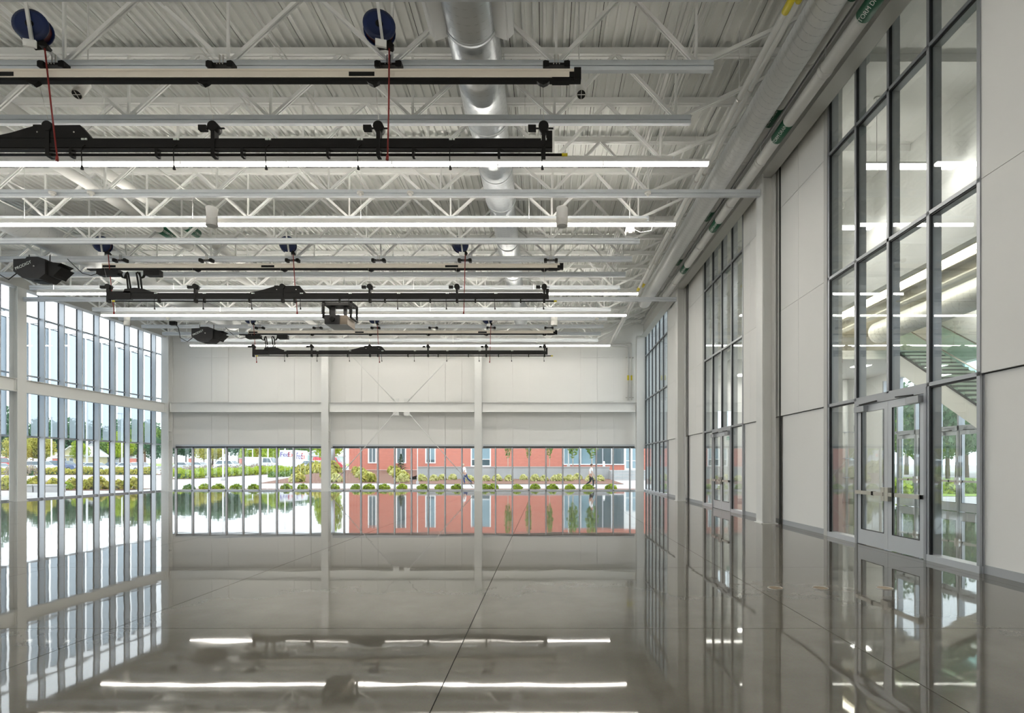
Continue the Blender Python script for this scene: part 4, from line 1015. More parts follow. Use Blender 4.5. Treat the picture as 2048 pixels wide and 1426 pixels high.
# hedges
def hedge(label, pts, w_, h_, n, mt, seed):
    b = MB(); R = random.Random(seed)
    t = thing('hedge', label, 'hedge', (pts[0][0], pts[0][1], gz(pts[0][1])))
    vs_ = []; fs = []
    (xa, ya), (xb, yb) = pts
    for i in range(n):
        f_ = R.random(); cx = (xb-xa)*f_; cy = (yb-ya)*f_
        hh = h_*(0.8+0.2*math.sin(f_*37+seed)+0.1*R.random())
        lx, ly = R.uniform(-1,1), R.random()**0.6
        dx_, dy_ = (ya-yb), (xb-xa); ln = math.hypot(dx_,dy_); dx_ /= ln; dy_ /= ln
        p = Vector((cx+dx_*lx*w_/2, cy+dy_*lx*w_/2, hh*ly*(1-0.25*lx*lx)+gz(ya+cy)-gz(ya)))
        nrm = Vector((R.uniform(-1,1),R.uniform(-1,1),R.uniform(-.3,1))).normalized()
        a = nrm.cross(Vector((0.1,0.2,1))).normalized(); c = a.cross(nrm); s = R.uniform(0.12,0.24)
        o = len(vs_); vs_ += [p-c*s*0.7,p+a*s*0.45,p+c*s*0.7,p-a*s*0.45]; fs.append((o,o+1,o+2,o+3))
    f = ob('foliage', MB().add(vs_, fs), mt, t, fix=False); f['kind'] = 'stuff'
    ob('stems', MB().add(*[[(Vector((0,-0.1,0))),(Vector((xb-xa,yb-ya-0.1,gz(yb)-gz(ya)))),(Vector((xb-xa,yb-ya-0.1,gz(yb)-gz(ya)+h_*0.5))),(Vector((0,-0.1,h_*0.5)))],[(0,1,2,3)]]), LEAF[2], t, fix=False)
hedge('long clipped lime hedge running back beside the walkway', ((-37.2,55.5),(-36.6,78.5)), 2.4, 1.05, 6500, LEAF[0], 1)
hedge('band of purple brown grasses behind the lime hedge', ((-42.5,62),(-40.0,80)), 2.0, 1.25, 2600, LEAF[6], 2)
hedge('roadside hedge in front of the parked cars', ((-73,70),(-50,70)), 1.8, 0.95, 5200, LEAF[3], 3)
hedge('clump of tall grasses before the roadside hedge', ((-64.5,66.2),(-61.5,66.2)), 1.5, 1.2, 900, LEAF[6], 5)

# --- trees
def tree_mesh(seed, h, r, mt, n=4200, size=0.32, conic=False):
    R = random.Random(seed); b = MB()
    blobs = []
    if conic:
        for k in range(7): blobs.append((0,0,h*(0.25+0.11*k), r*(1-0.12*k), r*(1-0.12*k), h*0.12))
    else:
        for k in range(11):
            a = R.uniform(0,2*PI); q = R.uniform(0.0,0.62)*r; zz = R.uniform(0.42,0.86)*h
            s = R.uniform(0.36,0.55)*r
            blobs.append((math.cos(a)*q, math.sin(a)*q, zz, s, s, s*0.9))
        blobs.append((0,0,h*0.66,r*0.7,r*0.7,h*0.22))
    m_ = max(30, n//len(blobs))
    for i, (x,y,z,a,c,d) in enumerate(blobs):
        lb = leaves(m_, a,c,d, size, seed*31+i, shell=0.75, dome=False)
        o = len(b.v); b.v += [(p[0]+x,p[1]+y,p[2]+z) for p in lb.v]
        for f in lb.f: b.f.append(tuple(k+o for k in f)); b.m.append(0); b.s.append(False)
    return b.mesh('crown', mt, fix=False)
def trunk_mesh(h, r):
    b = MB().tube([(0,0,-0.1),(0.03,0,h*0.25),(-0.05,0.03,h*0.5),(0.02,0,h*0.75)], [r,r*0.8,r*0.55,r*0.2], 8)
    for a in (0.5, 2.4, 4.4):
        b.tube([(0,0,h*0.35),(math.cos(a)*h*0.10,math.sin(a)*h*0.10,h*0.52),(math.cos(a)*h*0.19,math.sin(a)*h*0.19,h*0.66)], [r*0.4,r*0.28,r*0.1], 6)
    return b.mesh('trunk', BARK)
TREES = [(tree_mesh(11,10,4.2,LEAF[2]), trunk_mesh(10,0.25)), (tree_mesh(12,10,4.6,LEAF[1]), trunk_mesh(10,0.25)), (tree_mesh(13,10,4.0,LEAF[3]), trunk_mesh(10,0.22)), (tree_mesh(14,10,4.0,LEAF[0]), trunk_mesh(10,0.2))]
TN = ['dark green broadleaf tree', 'mid green broadleaf tree', 'yellowish broadleaf tree', 'light green broadleaf tree']
def tree(kind, p, h, where, group, sx=1.0, name='tree'):
    t = thing(name, TN[kind] + ' ' + where, 'tree', p, random.uniform(0,6), group)
    s = h/10.0; t.scale = (s*sx, s*sx, s)
    ob('crown', TREES[kind][0], parent=t); ob('trunk', TREES[kind][1], parent=t)
lt = [(0,-14,100,13.5),(1,12,104,9),(0,52,112,10.5),(2,66,100,6.5),(2,86,101,7.0),(0,90,128,11),(0,118,130,13),(0,150,130,12.5),(3,160,112,6),(0,188,132,11),(0,215,135,9.5),(1,218,120,7.5),(3,240,104,7.5),(0,252,138,13),(0,275,128,12.5),(1,290,118,11),(2,36,96,6.0),(0,310,108,7.0)]
for k, x, Y, h in lt: tree(k, gp(x, Y), h*0.92, 'seen through the screened windows', TN[k] + 's beyond the screened windows')
rt = [(0,350,122,12),(0,372,126,12),(0,385,130,13),(2,408,112,7.5),(0,425,130,14),(2,432,116,7.0),(0,455,128,14),(0,478,126,13),(3,492,108,6.5),(2,505,118,8),(0,512,134,13),(3,542,106,7.5),(1,553,112,9.5),(0,570,134,12),(0,600,138,10),(1,612,130,9),(1,640,118,10),(3,662,112,10)]
for k, x, Y, h in rt: tree(k, gp(x, Y), h*0.72, 'beyond the parking lot at the end wall windows', TN[k] + 's beyond the parking lot')
tree(3, Vector((-27.5, 70, gz(70))), 6.5, 'standing at the parking side corner of the brick building', None, 0.9)
for x, Y, h, k in ((24.5,35,7,0),(29,42,8,1),(33,44,8,0),(36,52,9,0),(41,56,9,1),(46,60,10,0),(39,62,10,0),(52,68,11,0),(46,70,11,0),(58,76,12,1),(30,52,9,0)):
    tree(k, Vector((x, Y, gz(Y))), h, 'on the lawn outside the lobby doors', TN[k] + 's outside the lobby')
for k in range(9): shrub(0 if k % 2 else 1, Vector((18.5+1.35*k, 30.5+0.25*(k%3), -0.03)), 1.3, 'rounded green bush outside the lobby doors', 'bushes outside the lobby')
slim_me = leafy('crown', leaves(330, 0.42,0.40,1.7, 0.16, 77, shell=0.2, z0=0, dome=False), LEAF[1])
slim_tr = MB().tube([(0,0,-0.02),(0.02,0,1.2),(0,0,3.4)], [0.04,0.03,0.012], 6).mesh('trunk', mat('pale_bark', (0.62,0.55,0.45), 0.8))
for x, Y, s, lab in ((1016,56.8,1.0,'nearest the white framed window'),(1057,56.8,0.9,'middle of the three before bare brick'),(1099,56.8,0.92,'before the brick edge of the glass front'),(1146,57,1.5,'wide one by the white lamp post'),(1184,57,1.7,'leafiest one before the dark glass front')):
    t = thing('young_tree', 'slim young tree on the retaining wall terrace, ' + lab, 'tree', Vector(((x-XV)*Y/F, Y, 1.42)), x)
    t.scale = (s, s, 1.0)
    ob('crown', slim_me, parent=t, loc=(0,0,2.55)); ob('trunk', slim_tr, parent=t)
# small spruce
t = thing('spruce', 'small dark green spruce in front of the brick wall', 'tree', Vector(((802-XV)*58.5/F, 58.5, bankz(58.5))))
R = random.Random(5); vs_ = []; fs = []
for k in range(900):
    zz = R.random()**1.3; rr = 0.85*(1-zz)*(0.72+0.28*math.cos(zz*40))*math.sqrt(R.uniform(0.25,1)); a = R.uniform(0,2*PI)
    p = Vector((math.cos(a)*rr, math.sin(a)*rr, 0.2+zz*1.75)); d_ = Vector((math.cos(a),math.sin(a),-0.25))*0.14; e_ = Vector((-math.sin(a),math.cos(a),0.1))*0.05
    o = len(vs_); vs_ += [p-e_, p+d_, p+e_, p-d_*0.5]; fs.append((o,o+1,o+2,o+3))
ob('needles', MB().add(vs_, fs), LEAF[5], t, fix=False); ob('trunk', MB().cyl((0,0,-0.05),(0,0,1.7), 0.06, 8, r1=0.015), BARK, t)
# --- brick building across the walkway
YBD = 62.0
bb = thing('brick_building', 'red brick building with white framed windows across the walkway', 'building', (0, YBD, 0))
def bx_(x): return (x-XV)*YBD/F
wins = [(736,753.5,1.80),(792,812.5,1.80),(850.5,871.5,1.80),(941.5,982,1.45)]
xs = [-22.1]
for a,b_,z in wins: xs += [bx_(a), bx_(b_)]
xs.append(2.1)
zb, zt = 0.3, 7.6
wb_ = MB()
for i in range(0, len(xs), 2): wb_.box(xs[i], xs[i+1], 0, 0.4, zb, zt)
for a,b_,z in wins: wb_.box(bx_(a), bx_(b_), 0, 0.4, zb, z); wb_.box(bx_(a), bx_(b_), 0, 0.4, 5.4, zt)
ob('brick_wall', wb_, BRICK, bb)
ob('side_wall', MB().box(-22.1, -21.7, 0.4, 22, zb, zt), BRICK, bb)
ob('base_course', MB().box(-22.2, -12.9, -0.06, 0, 0.95, 1.08), TRIMW, bb)
ob('roof', MB().box(-22.3, 16, -0.15, 22, zt, zt+0.25), TRIMW, bb)
ob('brick_wall', MB().box(2.1, bx_(1249), 0, 0.4, zb, 1.62), BRICK, bb)
ob('brick_wall', MB().box(bx_(1276), 16, 0, 0.4, zb, zt), BRICK, bb)
for q, (a,b_,z) in enumerate(wins):
    X0, X1 = bx_(a), bx_(b_)
    w = ob('window', MB().box(X0,X0+0.14,-0.05,0.1,z,5.4).box(X1-0.14,X1,-0.05,0.1,z,5.4).box(X0+0.14,X1-0.14,-0.05,0.1,z,z+0.12).box((X0+X1)/2-0.03 if q != 3 else X0+0.5,(X0+X1)/2+0.03 if q != 3 else X0+1.02,-0.03,0.1,z+0.12,5.4), TRIMW, bb)
    ob('glazing', MB().box(X0+0.14,X1-0.14,0.06,0.08,z+0.12,5.4), WIN if q < 2 else WINB, w)
    if q == 3: ob('glazing_bar', MB().box(X0+0.14,X1-0.14,0.0,0.07,2.22,2.30), TRIMW, w); ob('lower_glazing', MB().box(X0+0.14,X1-0.14,0.05,0.06,z+0.12,2.22), WIN, w)
    if q == 2: ob('lower_glazing', MB().box(X0+0.14,X1-0.14,0.05,0.06,z+0.12,2.2), WIN, w)
# glass front of the building
gx = [2.1, 4.05, 5.75, 6.5, 7.5, bx_(1249)]
for i in range(5):
    w = ob('glass_bay', MB().box(gx[i],gx[i]+0.07,-0.04,0.12,1.62,5.6).box(gx[i+1]-0.07,gx[i+1],-0.04,0.12,1.62,5.6), TRIMW if i in (0,4) else ALU, bb)
    ob('glazing', MB().box(gx[i]+0.07,gx[i+1]-0.07,0.05,0.07,1.72,5.6), WIN if i in (2,3,4) else WINB, w)
ob('sill', MB().box(2.1, bx_(1249), -0.1, 0.1, 1.62, 1.74), TRIMW, bb)
ob('brick_wall', MB().box(2.1, bx_(1276), 0, 0.4, 5.6, zt), BRICK, bb)
for i in range(2):
    X0 = bx_(1250)+0.72*i
    d_ = ob('entrance_door', MB().box(X0,X0+0.12,-0.05,0.08,1.05,3.6).box(X0+0.60,X0+0.72,-0.05,0.08,1.05,3.6).box(X0+0.12,X0+0.60,-0.05,0.08,1.05,1.25).box(X0+0.12,X0+0.60,-0.05,0.08,2.05,2.12), TRIMW, bb)
    ob('door_glass', MB().box(X0+0.12,X0+0.60,0.0,0.02,1.25,3.6), WINB, d_)
ob('door_head', MB().box(bx_(1249), bx_(1276), 0, 0.4, 3.6, 5.6), TRIMW, bb)
ob('entrance_floor', MB().box(bx_(1249), bx_(1276), -0.2, 0.4, 0.3, 1.05), CONC, bb)
# retaining wall, terrace and outdoor steps
rw = thing('retaining_wall', 'weathered grey concrete retaining wall with a coping', 'wall', (0, 55.0, 0))
ob('wall_body', MB().box(-12.75, 6.45, 0, 0.3, 0, 1.36), CONCW, rw)
ob('coping', MB().box(-12.8, 6.5, -0.06, 0.36, 1.36, 1.45), CONC, rw)
tag(ob('terrace', MB().box(-12.75, 6.45, 55.3, YBD, 1.1, 1.38).box(6.45, 14, 54.6, YBD, 0.2, 1.05), CONC), 'raised concrete terrace behind the retaining wall', kind='structure')
sp = thing('outdoor_steps', 'grey concrete steps leading up to the white entrance doors', 'steps', (6.5, 52.2, gz(52)))
for k in range(6): ob('step', MB().box(0, 6, 0.4*k, 2.42, 0.145*k, 0.145*(k+1)), CONCW if k % 2 else CONC, sp)
tag(ob('pole_base', MB().cyl((0,0,0),(0,0,0.45), 0.14, 12, r1=0.10).ball((0,0,0.5),0.1,0.1,0.12), TRIMW, loc=(6.0, 56.0, 1.38)), 'short white bollard on the terrace by the steps', 'bollard')

# --- light poles
def lamp_post(p, h, r, lab, grp=None, head=True):
    t = thing('lamp_post', lab, 'lamp post', p, 0, grp)
    ob('pole', MB().tube([(0,0,0),(0,0,h)], [r,r*0.7], 10), TRIMW, t)
    ob('footing', MB().cyl((0,0,-0.1),(0,0,0.25), r*2.4, 12), CONC, t)
    if head: ob('lamp_head', MB().box(-0.9,0.1,-0.18,0.18,h,h+0.12), ALUL, t)
lamp_post(gp(835, 44.5), 6.0, 0.045, 'white lamp post in front of the end of the retaining wall')
lamp_post(Vector((2.45, 57.2, 1.38)), 4.2, 0.07, 'white lamp post on the terrace before the glass front')
lamp_post(gp(446, 52), 6.5, 0.075, 'white lamp post standing in the walkway past the hedge')
lamp_post(gp(416, 58), 7, 0.11, 'thick white lamp post at the near end of the hedge')
lamp_post(gp(536, 98), 7, 0.12, 'white lamp post at the back of the parking lot', 'lamp posts in the parking lot'); lamp_post(gp(505, 98), 3.6, 0.10, 'white lamp post at the back of the parking lot', 'lamp posts in the parking lot')
lamp_post(gp(570, 100), 9, 0.12, 'white lamp post at the back of the parking lot', 'lamp posts in the parking lot')
for x, Y, h in ((103,88,8.5),(174,90,14),(244,86,9)): lamp_post(gp(x, Y), h, 0.16 if h > 10 else 0.11, 'tall white lamp post among the cars beyond the screened windows', 'lamp posts beyond the screened windows')
t = thing('dark_post', 'thick grey blue post beside the cross braced bay', 'post', gp(666, 62)); ob('post_shaft', MB().cyl((0,0,0),(0,0,6), 0.22, 12, r1=0.2), ALU, t); ob('post_base', MB().box(-0.3,0.3,-0.3,0.3,0,0.15), CONC, t)
# --- brick gate piers
for x, Y, lab in ((112,98,'beside the lamp post at the yellow house'),(266,96,'behind the white cars near the building corner'),(383,98,'behind the purple grasses'),(484,100,'behind the parked white car'),(527,102,'by the dark shrubs at the lot edge')):
    t = thing('brick_pier', 'red brick gate pier ' + lab, 'pier', gp(x, Y)); ob('shaft', MB().box(-0.35,0.35,-0.35,0.35,0,2.0), BRICK, t); ob('cap', MB().box(-0.42,0.42,-0.42,0.42,2.0,2.12), CONC, t)

# --- vehicles
TYRE = mat('tyre_rubber', (0.02,0.02,0.02), 0.8); RIM = mat('alloy_rim', (0.55,0.56,0.58), 0.35, metal=0.8)
CARW = mat('white_car_paint', (0.60,0.62,0.64), 0.25, coat=0.5); CARB = mat('blue_grey_car_paint', (0.10,0.15,0.26), 0.25, coat=0.5); CARR = mat('red_car_paint', (0.50,0.03,0.04), 0.3, coat=0.4); CARS = mat('silver_car_paint', (0.55,0.58,0.62), 0.3, metal=0.4, coat=0.4)
LAMPR = mat('red_tail_lamp', (0.45,0.02,0.02), 0.3); LAMPF = mat('clear_head_lamp', (0.8,0.82,0.85), 0.15)
SUV = dict(L=4.6, W=1.85, body=[(0,0.35),(0.0,0.78),(0.12,0.98),(1.15,1.08),(3.9,1.12),(4.5,1.05),(4.6,0.8),(4.6,0.35)], cab=[(1.05,1.05),(1.75,1.68),(3.9,1.70),(4.45,1.08)], win=[(1.28,1.12),(1.82,1.60),(3.82,1.62),(4.2,1.12)], wr=0.36, wx=(0.85,3.7))
SED = dict(L=4.5, W=1.78, body=[(0,0.30),(0.0,0.62),(0.15,0.78),(1.3,0.92),(3.6,0.95),(4.4,0.92),(4.5,0.6),(4.5,0.30)], cab=[(1.25,0.9),(1.95,1.40),(3.1,1.42),(3.85,0.94)], win=[(1.42,0.95),(2.0,1.33),(3.05,1.35),(3.62,0.97)], wr=0.32, wx=(0.8,3.6))
VAN = dict(L=5.4, W=2.0, body=[(0,0.35),(0.0,0.95),(0.3,1.2),(1.0,1.35),(5.35,1.4),(5.4,0.35)], cab=[(0.6,1.2),(1.25,2.2),(5.3,2.3),(5.38,1.38)], win=[(0.95,1.4),(1.35,2.05),(2.3,2.08),(2.3,1.4)], wr=0.36, wx=(0.95,4.2))
vcache = {}
def vehicle(kind, paint, p, rz, label, name='car', group=None):
    t = thing(name, label, 'car', p, rz, group)
    key = (id(kind), paint.name)
    if key not in vcache:
        K = kind; W = K['W']; out = []
        # body with slightly narrower cabin
        body = MB().prism(K['body'], 'y', -W/2, W/2)
        n = len(K['cab']); c = K['cab']; zlo = min(z for _,z in c)
        vs_ = []
        for s in (-1,1):
            for x,z in c: vs_.append((x, s*(W/2-0.04-(z-zlo)*0.22), z))
        body.add(vs_, [tuple(range(n)), tuple(reversed(range(n,2*n)))] + [(i,(i+1)%n,n+(i+1)%n,n+i) for i in range(n)])
        out.append(('body', body.mesh('body', paint)))
        sw = MB()
        for s in (-1,1):
            sw.add([(x, s*(W/2-0.03-(z-zlo)*0.22), z) for x,z in K['win']], [tuple(range(len(K['win'])))])
        out.append(('side_window', sw.mesh('side_window', WIN, fix=False)))
        (xa,za),(xb,zb_) = c[0], c[1]
        ws = MB(); f0, f1 = 0.15, 0.9
        def wp(f, s): x = xa+(xb-xa)*f; z = za+(zb_-za)*f; return (x-0.025, s*(W/2-0.12-(z-zlo)*0.24), z+0.02)
        ws.add([wp(f0,-1),wp(f0,1),wp(f1,1),wp(f1,-1)], [(0,1,2,3)])
        out.append(('windscreen', ws.mesh('windscreen', WIN, fix=False)))
        (xa2,za2),(xb2,zb2) = c[3], c[2]
        def rp(f, s): x = xa2+(xb2-xa2)*f; z = za2+(zb2-za2)*f; return (x+0.025, s*(W/2-0.14-(z-zlo)*0.24), z+0.01)
        rwn = MB(); rwn.add([rp(0.2,-1),rp(0.2,1),rp(0.9,1),rp(0.9,-1)], [(0,1,2,3)])
        out.append(('rear_window', rwn.mesh('rear_window', WIN, fix=False)))
        for x in K['wx']:
            for s in (-1,1):
                out.append(('wheel', MB().cyl((x,s*(W/2-0.2),K['wr']),(x,s*(W/2+0.01),K['wr']), K['wr'], 18).mesh('wheel', TYRE)))
                out.append(('rim', MB().cyl((x,s*(W/2),K['wr']),(x,s*(W/2+0.025),K['wr']), K['wr']*0.62, 14).mesh('rim', RIM)))
        zl = K['body'][1][1]
        out.append(('head_lamp', MB().box(-0.02,0.05,-W/2+0.05,-W/2+0.4,zl-0.12,zl+0.02).box(-0.02,0.05,W/2-0.4,W/2-0.05,zl-0.12,zl+0.02).mesh('head_lamp', LAMPF)))
        out.append(('grille', MB().box(-0.02,0.02,-W/2+0.5,W/2-0.5,zl-0.2,zl-0.02).mesh('grille', BLACK2)))
        L = K['L']; out.append(('tail_lamp', MB().box(L-0.03,L+0.02,-W/2+0.03,-W/2+0.22,0.75,1.0).box(L-0.03,L+0.02,W/2-0.22,W/2-0.03,0.75,1.0).mesh('tail_lamp', LAMPR)))
        vcache[key] = out
    for nm, me in vcache[key]: ob(nm, me, parent=t)
    return t
RT = PI                                     # rotated: nose toward +x
vehicle(SUV, CARW, gp(112, 79) , RT, 'white SUV parked behind the hedge, nose toward the end wall')
vehicle(SED, CARW, gp(30, 76), RT, 'white hatchback parked behind the tall grasses')
vehicle(VAN, CARR, gp(20, 92), RT, 'red van behind the white hatchback')
vehicle(SUV, CARB, gp(158, 84), RT, 'blue grey SUV parked below the yellow house')
vehicle(SED, CARW, gp(206, 86), RT, 'white saloon car parked before the white house')
vehicle(SED, CARW, gp(222, 84), RT, 'white saloon car beside the tall lamp post')
vehicle(SED, CARB, gp(262, 88), RT, 'blue saloon car between white ones near the building corner')
vehicle(SED, CARW, gp(290, 84), RT, 'white saloon car in front of the brick pier by the building corner')
vehicle(SED, CARS, gp(308, 92), RT, 'silver saloon car last in line by the building corner')
vehicle(SED, CARS, gp(398, 92), RT, 'silver saloon car behind the purple grasses')
vehicle(SED, CARW, gp(425, 96), RT, 'white saloon car behind the lime hedge and lamp post')
vehicle(SUV, CARW, gp(487, 92), RT, 'white SUV behind the middle of the lime hedge')
vehicle(SUV, CARW, gp(520, 90), PI/2, 'white SUV facing the hedge end on')
vehicle(VAN, CARW, gp(560, 88), RT, 'white van parked beside the delivery truck')
vehicle(SUV, CARW, gp(607, 73) + Vector((0,0,0.1)), PI/2, 'white SUV facing the hall in front of the delivery truck')
vehicle(SUV, CARW, gp(643, 81) + Vector((0,0,0.1)), PI/2+0.5, 'white SUV with dark windscreen beside the big shrubs')
vehicle(VAN, CARR, gp(688, 100), RT, 'red van behind the thick grey post')
# delivery truck with lettering
tk = thing('delivery_truck', 'white box delivery truck with purple and red lettering', 'truck', (-39.85, 85.0, gz(85)))
ob('cargo_box', MB().prism([(0,0.75),(0,3.28),(0.15,3.35),(4.6,3.35),(4.7,3.2),(4.7,0.75)], 'x', -1.15, 1.15), CARW, tk)
ob('cab', MB().prism([(4.7,0.6),(4.7,2.9),(5.2,2.8),(5.75,1.9),(6.5,1.6),(6.6,0.6)], 'x', -1.1, 1.1), CARW, tk)
ob('cab_window', MB().box(1.1,1.115,4.85,5.5,1.75,2.65), mat('teal_window', (0.22,0.38,0.34), 0.2), tk)
ob('rear_door', MB().box(-1.0,1.0,-0.03,0.0,0.85,2.05), TRIMW, tk)
ob('bumper', MB().box(-1.1,1.1,-0.2,0.1,0.45,0.6), BLACK2, tk)
for y in (1.0, 5.4):
    for s in (-1, 1): ob('wheel', MB().cyl((s*0.85,y,0.45),(s*1.1,y,0.45), 0.45, 18), TYRE, tk)
PUR = mat('purple_lettering', (0.09,0.05,0.30), 0.4); ORG = mat('red_orange_lettering', (0.85,0.10,0.06), 0.4)
for body, m_, off in (('Fed', PUR, -0.38), ('Ex', ORG, 0.58)):
    place_text(text_mesh(body, 1.02, m_, 0.004), tk, (off, -0.012, 2.62), (1,0,0), (0,-1,0))
    place_text(text_mesh(body, 1.45, m_, 0.004), tk, (1.156, 2.2+off*1.45, 2.4), (0,1,0), (1,0,0))
# --- houses
def house(p, W, D, wall_h, ridge, wallm, roofm, label):
    t = thing('house', label, 'house', p)
    ob('walls', MB().prism([(-W/2,0),(W/2,0),(W/2,wall_h),(0,ridge),(-W/2,wall_h)], 'y', 0, D), wallm, t)
    for s in (-1, 1):
        ob('roof_slope', MB().prism([(s*(W/2+0.4),wall_h-0.35*(ridge-wall_h)/(W/2)),(0,ridge+0.02),(0,ridge+0.22),(s*(W/2+0.4),wall_h-0.35*(ridge-wall_h)/(W/2)+0.2)], 'y', -0.4, D+0.4), roofm, t)
    for x in (-W*0.28, 0, W*0.28):
        w = ob('window', MB().box(x-0.42,x+0.42,-0.05,0,0.9,2.1), TRIMW, t); ob('pane', MB().box(x-0.33,x+0.33,-0.06,-0.05,0.98,2.02), WIN, w)
    ob('porch_eave', MB().box(-W/2-0.2,W/2+0.2,-0.5,0.02,wall_h-0.1,wall_h+0.08), TRIMW, t)
ROOFG = mat('grey_shingle_roof', (0.22,0.23,0.27), 0.9, var=0.15, scale=3); YEL = mat('pale_yellow_siding', (0.72,0.66,0.42), 0.8); HW = mat('white_siding', (0.80,0.82,0.82), 0.8)
house(gp(143, 112), 5.0, 6, 2.6, 4.4, YEL, TRIMW, 'pale yellow gabled house beyond the parked cars')
house(gp(184, 121), 7.0, 7, 2.9, 5.6, HW, ROOFG, 'white gabled house with a grey roof beyond the parked cars')
house(gp(214, 134), 5.5, 8, 3.0, 5.4, HW, TRIMW, 'white gabled house with a pale roof next to the grey roofed one')
house(gp(632, 104), 4.6, 8, 2.6, 3.4, mat('pale_green_siding', (0.62,0.72,0.66), 0.8), TRIMW, 'pale green low building behind the delivery truck')

# --- people: skin-modifier bodies
def skin_mesh(name, pts, edges, radii, mt, parent, root=0, level=2):
    me = bpy.data.meshes.new(name); me.from_pydata([tuple(p) for p in pts], edges, []); me.materials.append(mt)
    o = bpy.data.objects.new(name, me); COL.objects.link(o); o.parent = parent
    md = o.modifiers.new('skin', 'SKIN'); md.use_smooth_shade = True
    for i, r in enumerate(radii):
        sv = me.skin_vertices[0].data[i]; sv.radius = (r, r) if not isinstance(r, tuple) else r
        sv.use_root = (i == root)
    sb = o.modifiers.new('sub', 'SUBSURF'); sb.levels = level; sb.render_levels = level
    return o
SKIN = mat('skin', (0.55,0.34,0.25), 0.55); SHIRT = mat('white_shirt', (0.85,0.85,0.87), 0.8); BLKT = mat('black_trousers', (0.02,0.02,0.025), 0.8); JEAN = mat('blue_jeans', (0.03,0.055,0.15), 0.85); HAIRD = mat('brown_hair', (0.10,0.05,0.03), 0.7); HAIRG = mat('tan_cap', (0.62,0.52,0.38), 0.8); SHOE = mat('dark_shoe', (0.03,0.03,0.03), 0.5)
def person(p, rz, J, trous, hairm, cap, label):
    t = thing('person', label, 'person', p, rz)
    V = lambda k: Vector(J[k])
    pts = []; ed = []; rad = []; idx = {}
    def addp(k, v, r, link=None):
        idx[k] = len(pts); pts.append(v); rad.append(r)
        if link is not None: ed.append((idx[link], idx[k]))
    addp('pelvis', V('pelvis'), (0.145,0.105)); addp('waist', V('waist'), (0.13,0.10), 'pelvis'); addp('chest', V('chest'), (0.155,0.11), 'waist'); addp('neckb', V('neck')-Vector((0,0,0.04)), 0.065, 'chest')
    addp('neck', V('neck'), 0.05, 'neckb'); addp('head0', V('head')-Vector((0,0,0.06)), (0.065,0.075), 'neck'); addp('head', V('head')+Vector((0,0,0.02)), (0.082,0.098), 'head0'); addp('crown', V('head')+Vector((0,0,0.10)), (0.055,0.065), 'head')
    for s in 'lr':
        addp('sh'+s, V('sh'+s), 0.062, 'chest'); addp('el'+s, V('el'+s), 0.042, 'sh'+s); addp('wr'+s, V('wr'+s), 0.028, 'el'+s)
        d_ = (V('wr'+s)-V('el'+s)).normalized(); addp('palm'+s, V('wr'+s)+d_*0.07, (0.04,0.022), 'wr'+s)
        addp('hip'+s, V('hip'+s), 0.095, 'pelvis'); addp('kn'+s, V('kn'+s), 0.062, 'hip'+s); addp('an'+s, V('an'+s), 0.038, 'kn'+s); addp('toe'+s, V('an'+s)+Vector((0.15,0,-0.05)), 0.032, 'an'+s)
    body = skin_mesh('body', pts, ed, rad, SKIN, t)
    for s in 'lr':
        d_ = (V('wr'+s)-V('el'+s)).normalized(); base = V('wr'+s)+d_*0.09
        sd = Vector((0,1,0)); 
        for q in range(4):
            o_ = base + sd*(0.026*(q-1.5)); Ln = (0.065,0.078,0.072,0.055)[q]
            f = MB().tube([o_-d_*0.02, o_+d_*Ln*0.5, o_+d_*Ln*0.9+Vector((0.012,0,0))], [0.010,0.009,0.006], 6); ob('finger', f, SKIN, body)
        ob('thumb', MB().tube([V('wr'+s)+d_*0.04, V('wr'+s)+d_*0.075+Vector((0.035,0,0)), V('wr'+s)+d_*0.11+Vector((0.045,0,0))], [0.012,0.010,0.007], 6), SKIN, body)
    # shirt
    sp_ = [V('pelvis')+Vector((0,0,0.03)), V('waist'), V('chest'), V('neck')-Vector((0,0,0.05))]; se = [(0,1),(1,2),(2,3)]; sr = [(0.165,0.125),(0.155,0.122),(0.175,0.13),0.085]
    for s in 'lr':
        i = len(sp_); sp_ += [V('sh'+s), V('sh'+s)*0.25+V('el'+s)*0.75]; se += [(2,i),(i,i+1)]; sr += [0.08,0.066]
    skin_mesh('shirt', sp_, se, sr, SHIRT, t)
    tp = [V('pelvis')+Vector((0,0,0.04)), V('pelvis')-Vector((0,0,0.03))]; te = [(0,1)]; tr2 = [(0.15,0.112),(0.155,0.118)]
    for s in 'lr':
        i = len(tp); tp += [V('hip'+s), V('kn'+s), V('an'+s)+Vector((0,0,0.02))]; te += [(1,i),(i,i+1),(i+1,i+2)]; tr2 += [0.105,0.076,0.062]
    skin_mesh('trousers', tp, te, tr2, trous, t)
    for s in 'lr':
        a = V('an'+s); sh = MB().tube([a+Vector((-0.06,0,-0.03)), a+Vector((0.0,0,-0.03)), a+Vector((0.10,0,-0.045)), a+Vector((0.19,0,-0.055))], [0.035,0.05,0.042,0.025], 10); ob('shoe', sh, SHOE, t)
    h = V('head')
    if cap:
        ob('cap', MB().ball(h+Vector((-0.005,0,0.085)), 0.112,0.098,0.075, 14, 8).prism([(0.05,-0.06),(0.17,-0.04),(0.17,0.04),(0.05,0.06)], 'z', 0.0, 0.0) if False else MB().ball(h+Vector((-0.005,0,0.085)), 0.112,0.098,0.075, 14, 8), hairm, t)
        ob('cap_brim', MB().box(h.x+0.06,h.x+0.19,-0.065,0.065,h.z+0.055,h.z+0.068), hairm, t)
    else:
        ob('hair', MB().ball(h+Vector((-0.022,0,0.062)), 0.098,0.095,0.085, 14, 8), hairm, t)
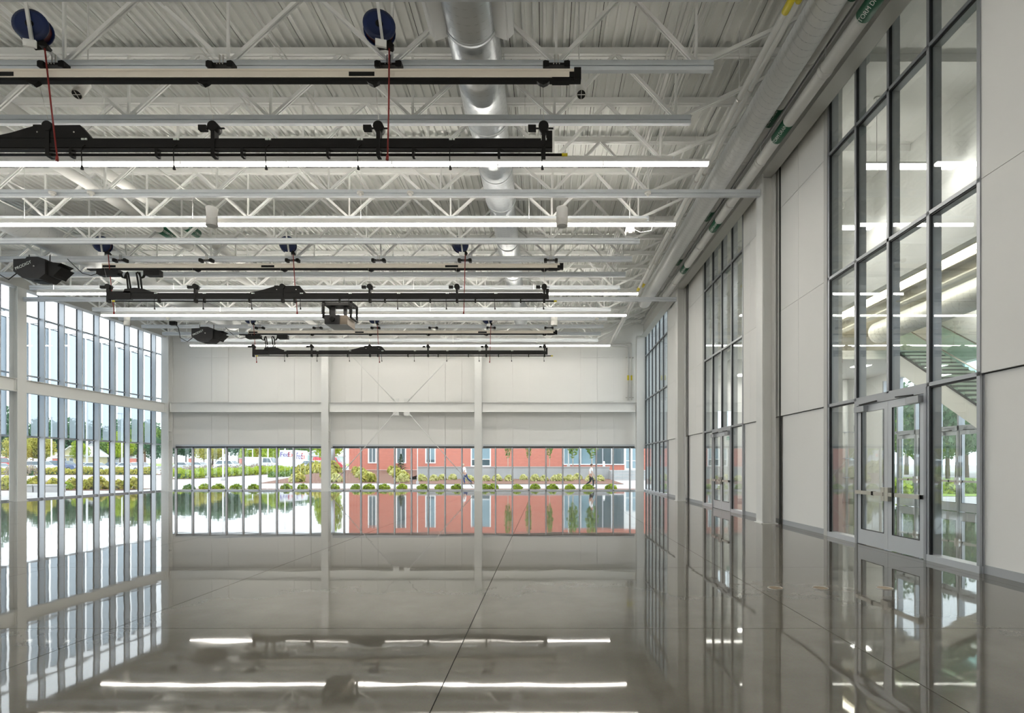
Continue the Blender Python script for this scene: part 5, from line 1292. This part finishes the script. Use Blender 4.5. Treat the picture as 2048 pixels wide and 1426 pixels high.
    ob('nose', MB().ball(h+Vector((0.105,0,0.0)), 0.018,0.014,0.022, 8, 5), SKIN, body)
    for s in (-1, 1):
        ob('eye', MB().ball(h+Vector((0.088,s*0.034,0.028)), 0.010,0.012,0.009, 8, 5), SHOE, body)
        ob('ear', MB().ball(h+Vector((-0.005,s*0.086,0.01)), 0.022,0.010,0.032, 8, 5), SKIN, body)
    ob('mouth', MB().box(h.x+0.088,h.x+0.094,-0.025,0.025,h.z-0.055,h.z-0.047), LAMPR, body)
    return t
# walker in black trousers, heading +x (toward the right)
J2 = dict(pelvis=(0,0,0.90), waist=(0.01,0,1.08), chest=(0.03,0,1.30), neck=(0.04,0,1.46), head=(0.06,0,1.56), shl=(0.02,0.19,1.37), shr=(0.02,-0.19,1.37), ell=(-0.10,0.23,1.10), elr=(0.06,-0.23,1.10), wrl=(-0.10,0.22,0.86), wrr=(0.20,-0.22,0.90), hipl=(0,0.09,0.86), hipr=(0,-0.09,0.86), knl=(-0.04,0.09,0.48), knr=(0.16,-0.09,0.49), anl=(-0.36,0.09,0.20), anr=(0.14,-0.09,0.075))
person(gp(1182, 38.6), 0, J2, BLKT, HAIRD, False, 'person in white shirt and black trousers walking past the end wall windows')
# walker in jeans and cap heading -x, long stride, with a long handled tool
J1 = dict(pelvis=(0,0,0.86), waist=(0.05,0,1.03), chest=(0.11,0,1.26), neck=(0.16,0,1.41), head=(0.21,0,1.51), shl=(0.10,0.19,1.33), shr=(0.10,-0.19,1.33), ell=(0.03,0.24,1.06), elr=(0.06,-0.24,1.07), wrl=(0.22,0.18,0.92), wrr=(0.22,-0.2,0.88), hipl=(0,0.09,0.82), hipr=(0,-0.09,0.82), knl=(0.12,0.09,0.46), knr=(-0.16,-0.09,0.46), anl=(0.06,0.09,0.075), anr=(-0.50,-0.09,0.14))
pm = person(gp(931, 44.6), PI, J1, JEAN, HAIRG, True, 'person in white shirt, jeans and tan cap striding with a long tool')
tl = thing('garden_tool', 'long wooden handled garden tool carried by the person in jeans', 'tool', gp(931, 44.6), PI)
ob('tool_handle', MB().cyl((0.38,-0.22,1.05),(-0.70,-0.24,0.16), 0.016, 8), mat('tool_wood', (0.35,0.20,0.09), 0.6), tl)
ob('tool_head', MB().bar((-0.70,-0.36,0.16),(-0.70,-0.12,0.16), 0.05, 0.08), BLACK2, tl)
